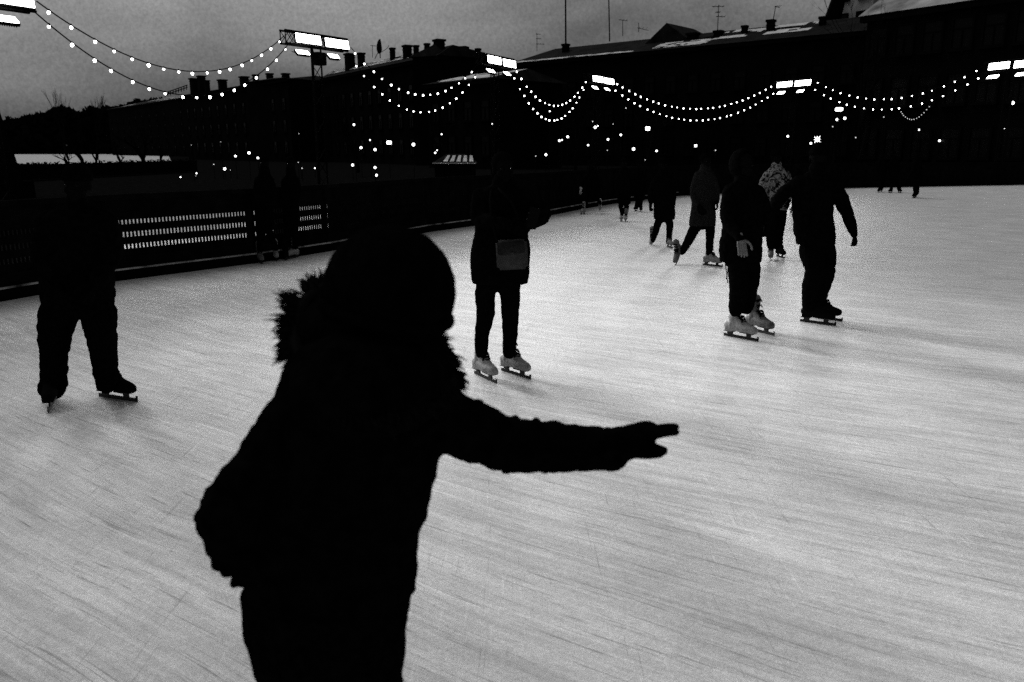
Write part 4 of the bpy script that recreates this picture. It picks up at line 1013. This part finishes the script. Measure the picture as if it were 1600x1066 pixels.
LAMPS = [(389, 239, 5), (368, 244, 4), (351, 264, 5), (307, 271, 2.5), (282, 277, 2.5), (306, 275, 1), (299, 227, 1), (334, 257, 1.8), (345, 222, 1), (360, 266, 1), (403, 247, 4), (466, 254, 1.6), (472, 263, 2), (492, 263, 2.4), (467, 209, 1.4),
  (553, 195, 4), (578, 219, 2.6), (564, 231, 4.6), (586, 234, 5), (646, 226, 6), (551, 258, 4.6), (586, 262, 4.6), (588, 274, 4.6), (690, 210, 2.6), (683, 235, 2.2), (680, 239, 3.4), (686, 260, 3), (769, 194, 2.6), (774, 248, 4), (704, 246, 3),
  (930, 199, 5), (934, 197, 2.5), (887, 214, 4.4), (874, 220, 4), (878, 219, 3), (970, 211, 4), (950, 218, 4), (919, 227, 3.4), (949, 235, 1.6), (978, 169, 2), (859, 174, 2.6), (853, 242, 4.4), (837, 244, 1.8), (990, 233, 5.4), (1026, 236, 3.8), (1118, 235, 2), (1008, 250, 1.5), (926, 190, 2), (958, 194, 1.6),
  (1308, 187, 4.8), (1320, 185, 5), (1301, 198, 2), (1231, 213, 4), (1267, 224, 4), (1337, 215, 2), (1381, 183, 1.8), (1436, 203, 3), (1468, 220, 4), (1488, 223, 3), (1570, 201, 2.8), (1582, 161, 6.5), (1589, 160, 3.5), (1541, 171, 2)]
rnd = random.Random(11)
def lamp_thing(px, py, w, mesh, label, group, part='globe', squash=1.0):
    d = rnd.uniform(46, 54); p = P(px, py, d); r = w/2/scale_at(p)
    root = thing('lamp_post', label, 'lamp', (p.x, p.y, -.05), group)
    o = link(part, mesh, root); o.location = (0, 0, p.z+.05); o.scale = (r*.85, r*.85, r*.85*squash)
    q = link('pole', POLE, root); h = max(.08, p.z+.05-r*.8*squash); q.scale = (.02, .02, h)
    return root
for px, py, w in LAMPS:
    lamp_thing(px, py, w, GLOBE if w > 2.1 else GLOBE2, 'small round white lamp on a thin pole in the darkness beyond the boards', 'small lamps in the dark beyond the boards')
lamp_thing(608, 223, 8, CUBEL, 'square lit lantern left in the dark, straight above the round-hatted skater', 'square lanterns', 'lantern_box', .75)
lamp_thing(1012, 201, 7.5, CUBEL, 'square lit lantern under the longest bulb span, the brightest there', 'square lanterns', 'lantern_box', .9)
lamp_thing(1087, 228, 4, CUBEL, 'small square lit lantern above the flecked grey coat', 'square lanterns', 'lantern_box', 1.1)
lamp_thing(1311, 171, 11, CUBEL, 'wide lit lantern hanging under the bulbs right of the rising lamp bar', 'square lanterns', 'lantern_box', .55)
# star lamp
sp = P(1277, 218, 50); root = thing('star_lamp', 'lit many-pointed star lamp on a pole above the man with his arm out', 'lamp', (sp.x, sp.y, -.05))
bm = bmesh.new(); R0 = .2
ellipsoid(bm, (0, 0, 0), (.10, .10, .10), sub=2)
for k in range(8):
    a = 2*PI*k/8+.1; dv = Vector((math.cos(a), 0, math.sin(a))); tube(bm, [dv*.05, dv*(.26 if k % 2 else .2)], [.045, .004], 6, round_ends=False)
tube(bm, [(0, .05, 0), (0, .24, 0)], [.045, .004], 6, round_ends=False); tube(bm, [(0, -.05, 0), (0, -.24, 0)], [.045, .004], 6, round_ends=False)
o = finish('star', bm, M['lamp'], root); o.location = (0, 0, sp.z+.05)
q = link('pole', POLE, root); q.scale = (.025, .025, sp.z-.05)
# short chain of fairy lights on the right
a = P(1408, 175, 50); root = thing('fairy_lights', 'short drooping chain of tiny fairy lights under the right bulb strings', 'string lights', a)
pts = [P(1408, 175, 50), P(1412, 181, 50), P(1419, 186, 50), P(1426, 187.5, 50), P(1435, 184, 50), P(1443, 177, 50), P(1452, 167, 50)]
bm = bmesh.new(); tube(bm, [p-a for p in pts], [.008]*7, 5); finish('wire', bm, M['blackmetal'], root)
for k in range(14):
    t = k/13*6; i = min(5, int(t)); p = pts[i]+(pts[i+1]-pts[i])*(t-i)
    o = link('bulb', GLOBE2, root); o.location = p-a; o.scale = (.025,)*3

# ------------------------------------------------------------------ daylight
SUN_EL, SUN_AZ = math.radians(58), math.radians(-60)      # azimuth from +Y towards +X
w = bpy.data.worlds.new('World'); scn.world = w; w.use_nodes = True; nt = w.node_tree
bg = nt.nodes['Background']; sky = nt.nodes.new('ShaderNodeTexSky'); sky.sky_type = 'NISHITA'; sky.sun_disc = False
sky.sun_elevation = SUN_EL; sky.sun_rotation = SUN_AZ; sky.air_density = 2.0; sky.dust_density = 5.0
bw = nt.nodes.new('ShaderNodeRGBToBW'); nt.links.new(sky.outputs[0], bw.inputs[0])
tc = nt.nodes.new('ShaderNodeTexCoord'); mp = nt.nodes.new('ShaderNodeMapping'); mp.inputs['Scale'].default_value = (1.6, 1.6, 5.0); mp.inputs['Location'].default_value = (.35, .2, .1)
nz = nt.nodes.new('ShaderNodeTexNoise'); nz.inputs['Scale'].default_value = 1.7; nz.inputs['Detail'].default_value = 7; nz.inputs['Distortion'].default_value = .4
nt.links.new(tc.outputs['Generated'], mp.inputs[0]); nt.links.new(mp.outputs[0], nz.inputs['Vector'])
mr = nt.nodes.new('ShaderNodeMapRange'); mr.inputs['From Min'].default_value = .3; mr.inputs['From Max'].default_value = .7; mr.inputs['To Min'].default_value = .55; mr.inputs['To Max'].default_value = 1.4
nt.links.new(nz.outputs['Fac'], mr.inputs['Value'])
mu = nt.nodes.new('ShaderNodeMath'); mu.operation = 'MULTIPLY'; nt.links.new(bw.outputs[0], mu.inputs[0]); nt.links.new(mr.outputs[0], mu.inputs[1])
nf = nt.nodes.new('ShaderNodeTexNoise'); nf.inputs['Scale'].default_value = 260; nf.inputs['Detail'].default_value = 3; nf.inputs['Roughness'].default_value = .8
nt.links.new(tc.outputs['Generated'], nf.inputs['Vector'])
mf = nt.nodes.new('ShaderNodeMapRange'); mf.inputs['From Min'].default_value = .3; mf.inputs['From Max'].default_value = .7; mf.inputs['To Min'].default_value = .82; mf.inputs['To Max'].default_value = 1.18
nt.links.new(nf.outputs['Fac'], mf.inputs['Value'])
mu2 = nt.nodes.new('ShaderNodeMath'); mu2.operation = 'MULTIPLY'; nt.links.new(mu.outputs[0], mu2.inputs[0]); nt.links.new(mf.outputs[0], mu2.inputs[1])
nt.links.new(mu2.outputs[0], bg.inputs['Color']); bg.inputs['Strength'].default_value = .066
sl = bpy.data.lights.new('sun', 'SUN'); sl.energy = .72; sl.angle = math.radians(40); so = bpy.data.objects.new('sun', sl); COL.objects.link(so)
sd = Vector((math.sin(SUN_AZ)*math.cos(SUN_EL), math.cos(SUN_AZ)*math.cos(SUN_EL), math.sin(SUN_EL)))
so.rotation_euler = sd.to_track_quat('Z', 'Y').to_euler()
# the lit floodlights of the towers in view, turned on the ice
def flood(px, z, target, power, cone):
    p = atz(px[0], px[1], z)+Vector((0, -.3, -.1)); l = bpy.data.lights.new('floodlight_beam', 'SPOT'); l.energy = power; l.spot_size = math.radians(cone); l.spot_blend = 1.0; l.shadow_soft_size = 3.2
    o = bpy.data.objects.new('floodlight_beam', l); COL.objects.link(o); o.location = p; o.rotation_euler = (p-Vector(target)).to_track_quat('Z', 'Y').to_euler()
flood((-40, -8), 5.3, (1.8, 6.4, 0), 46000, 25)
flood((497, 65), 6.0, (.5, 8.0, 0), 46000, 20)
flood((778, 96), 6.0, (.8, 11, 0), 30000, 18)
flood((1240, 131), 6.0, (.5, 7.5, 0), 64000, 15)

scn.view_settings.view_transform = 'Standard'; scn.view_settings.look = 'None'; scn.view_settings.exposure = -0.5; scn.view_settings.gamma = 1
scn.render.engine = 'CYCLES'; scn.cycles.use_denoising = False; scn.cycles.max_bounces = 5; scn.cycles.sample_clamp_indirect = .6; scn.cycles.sample_clamp_direct = 20
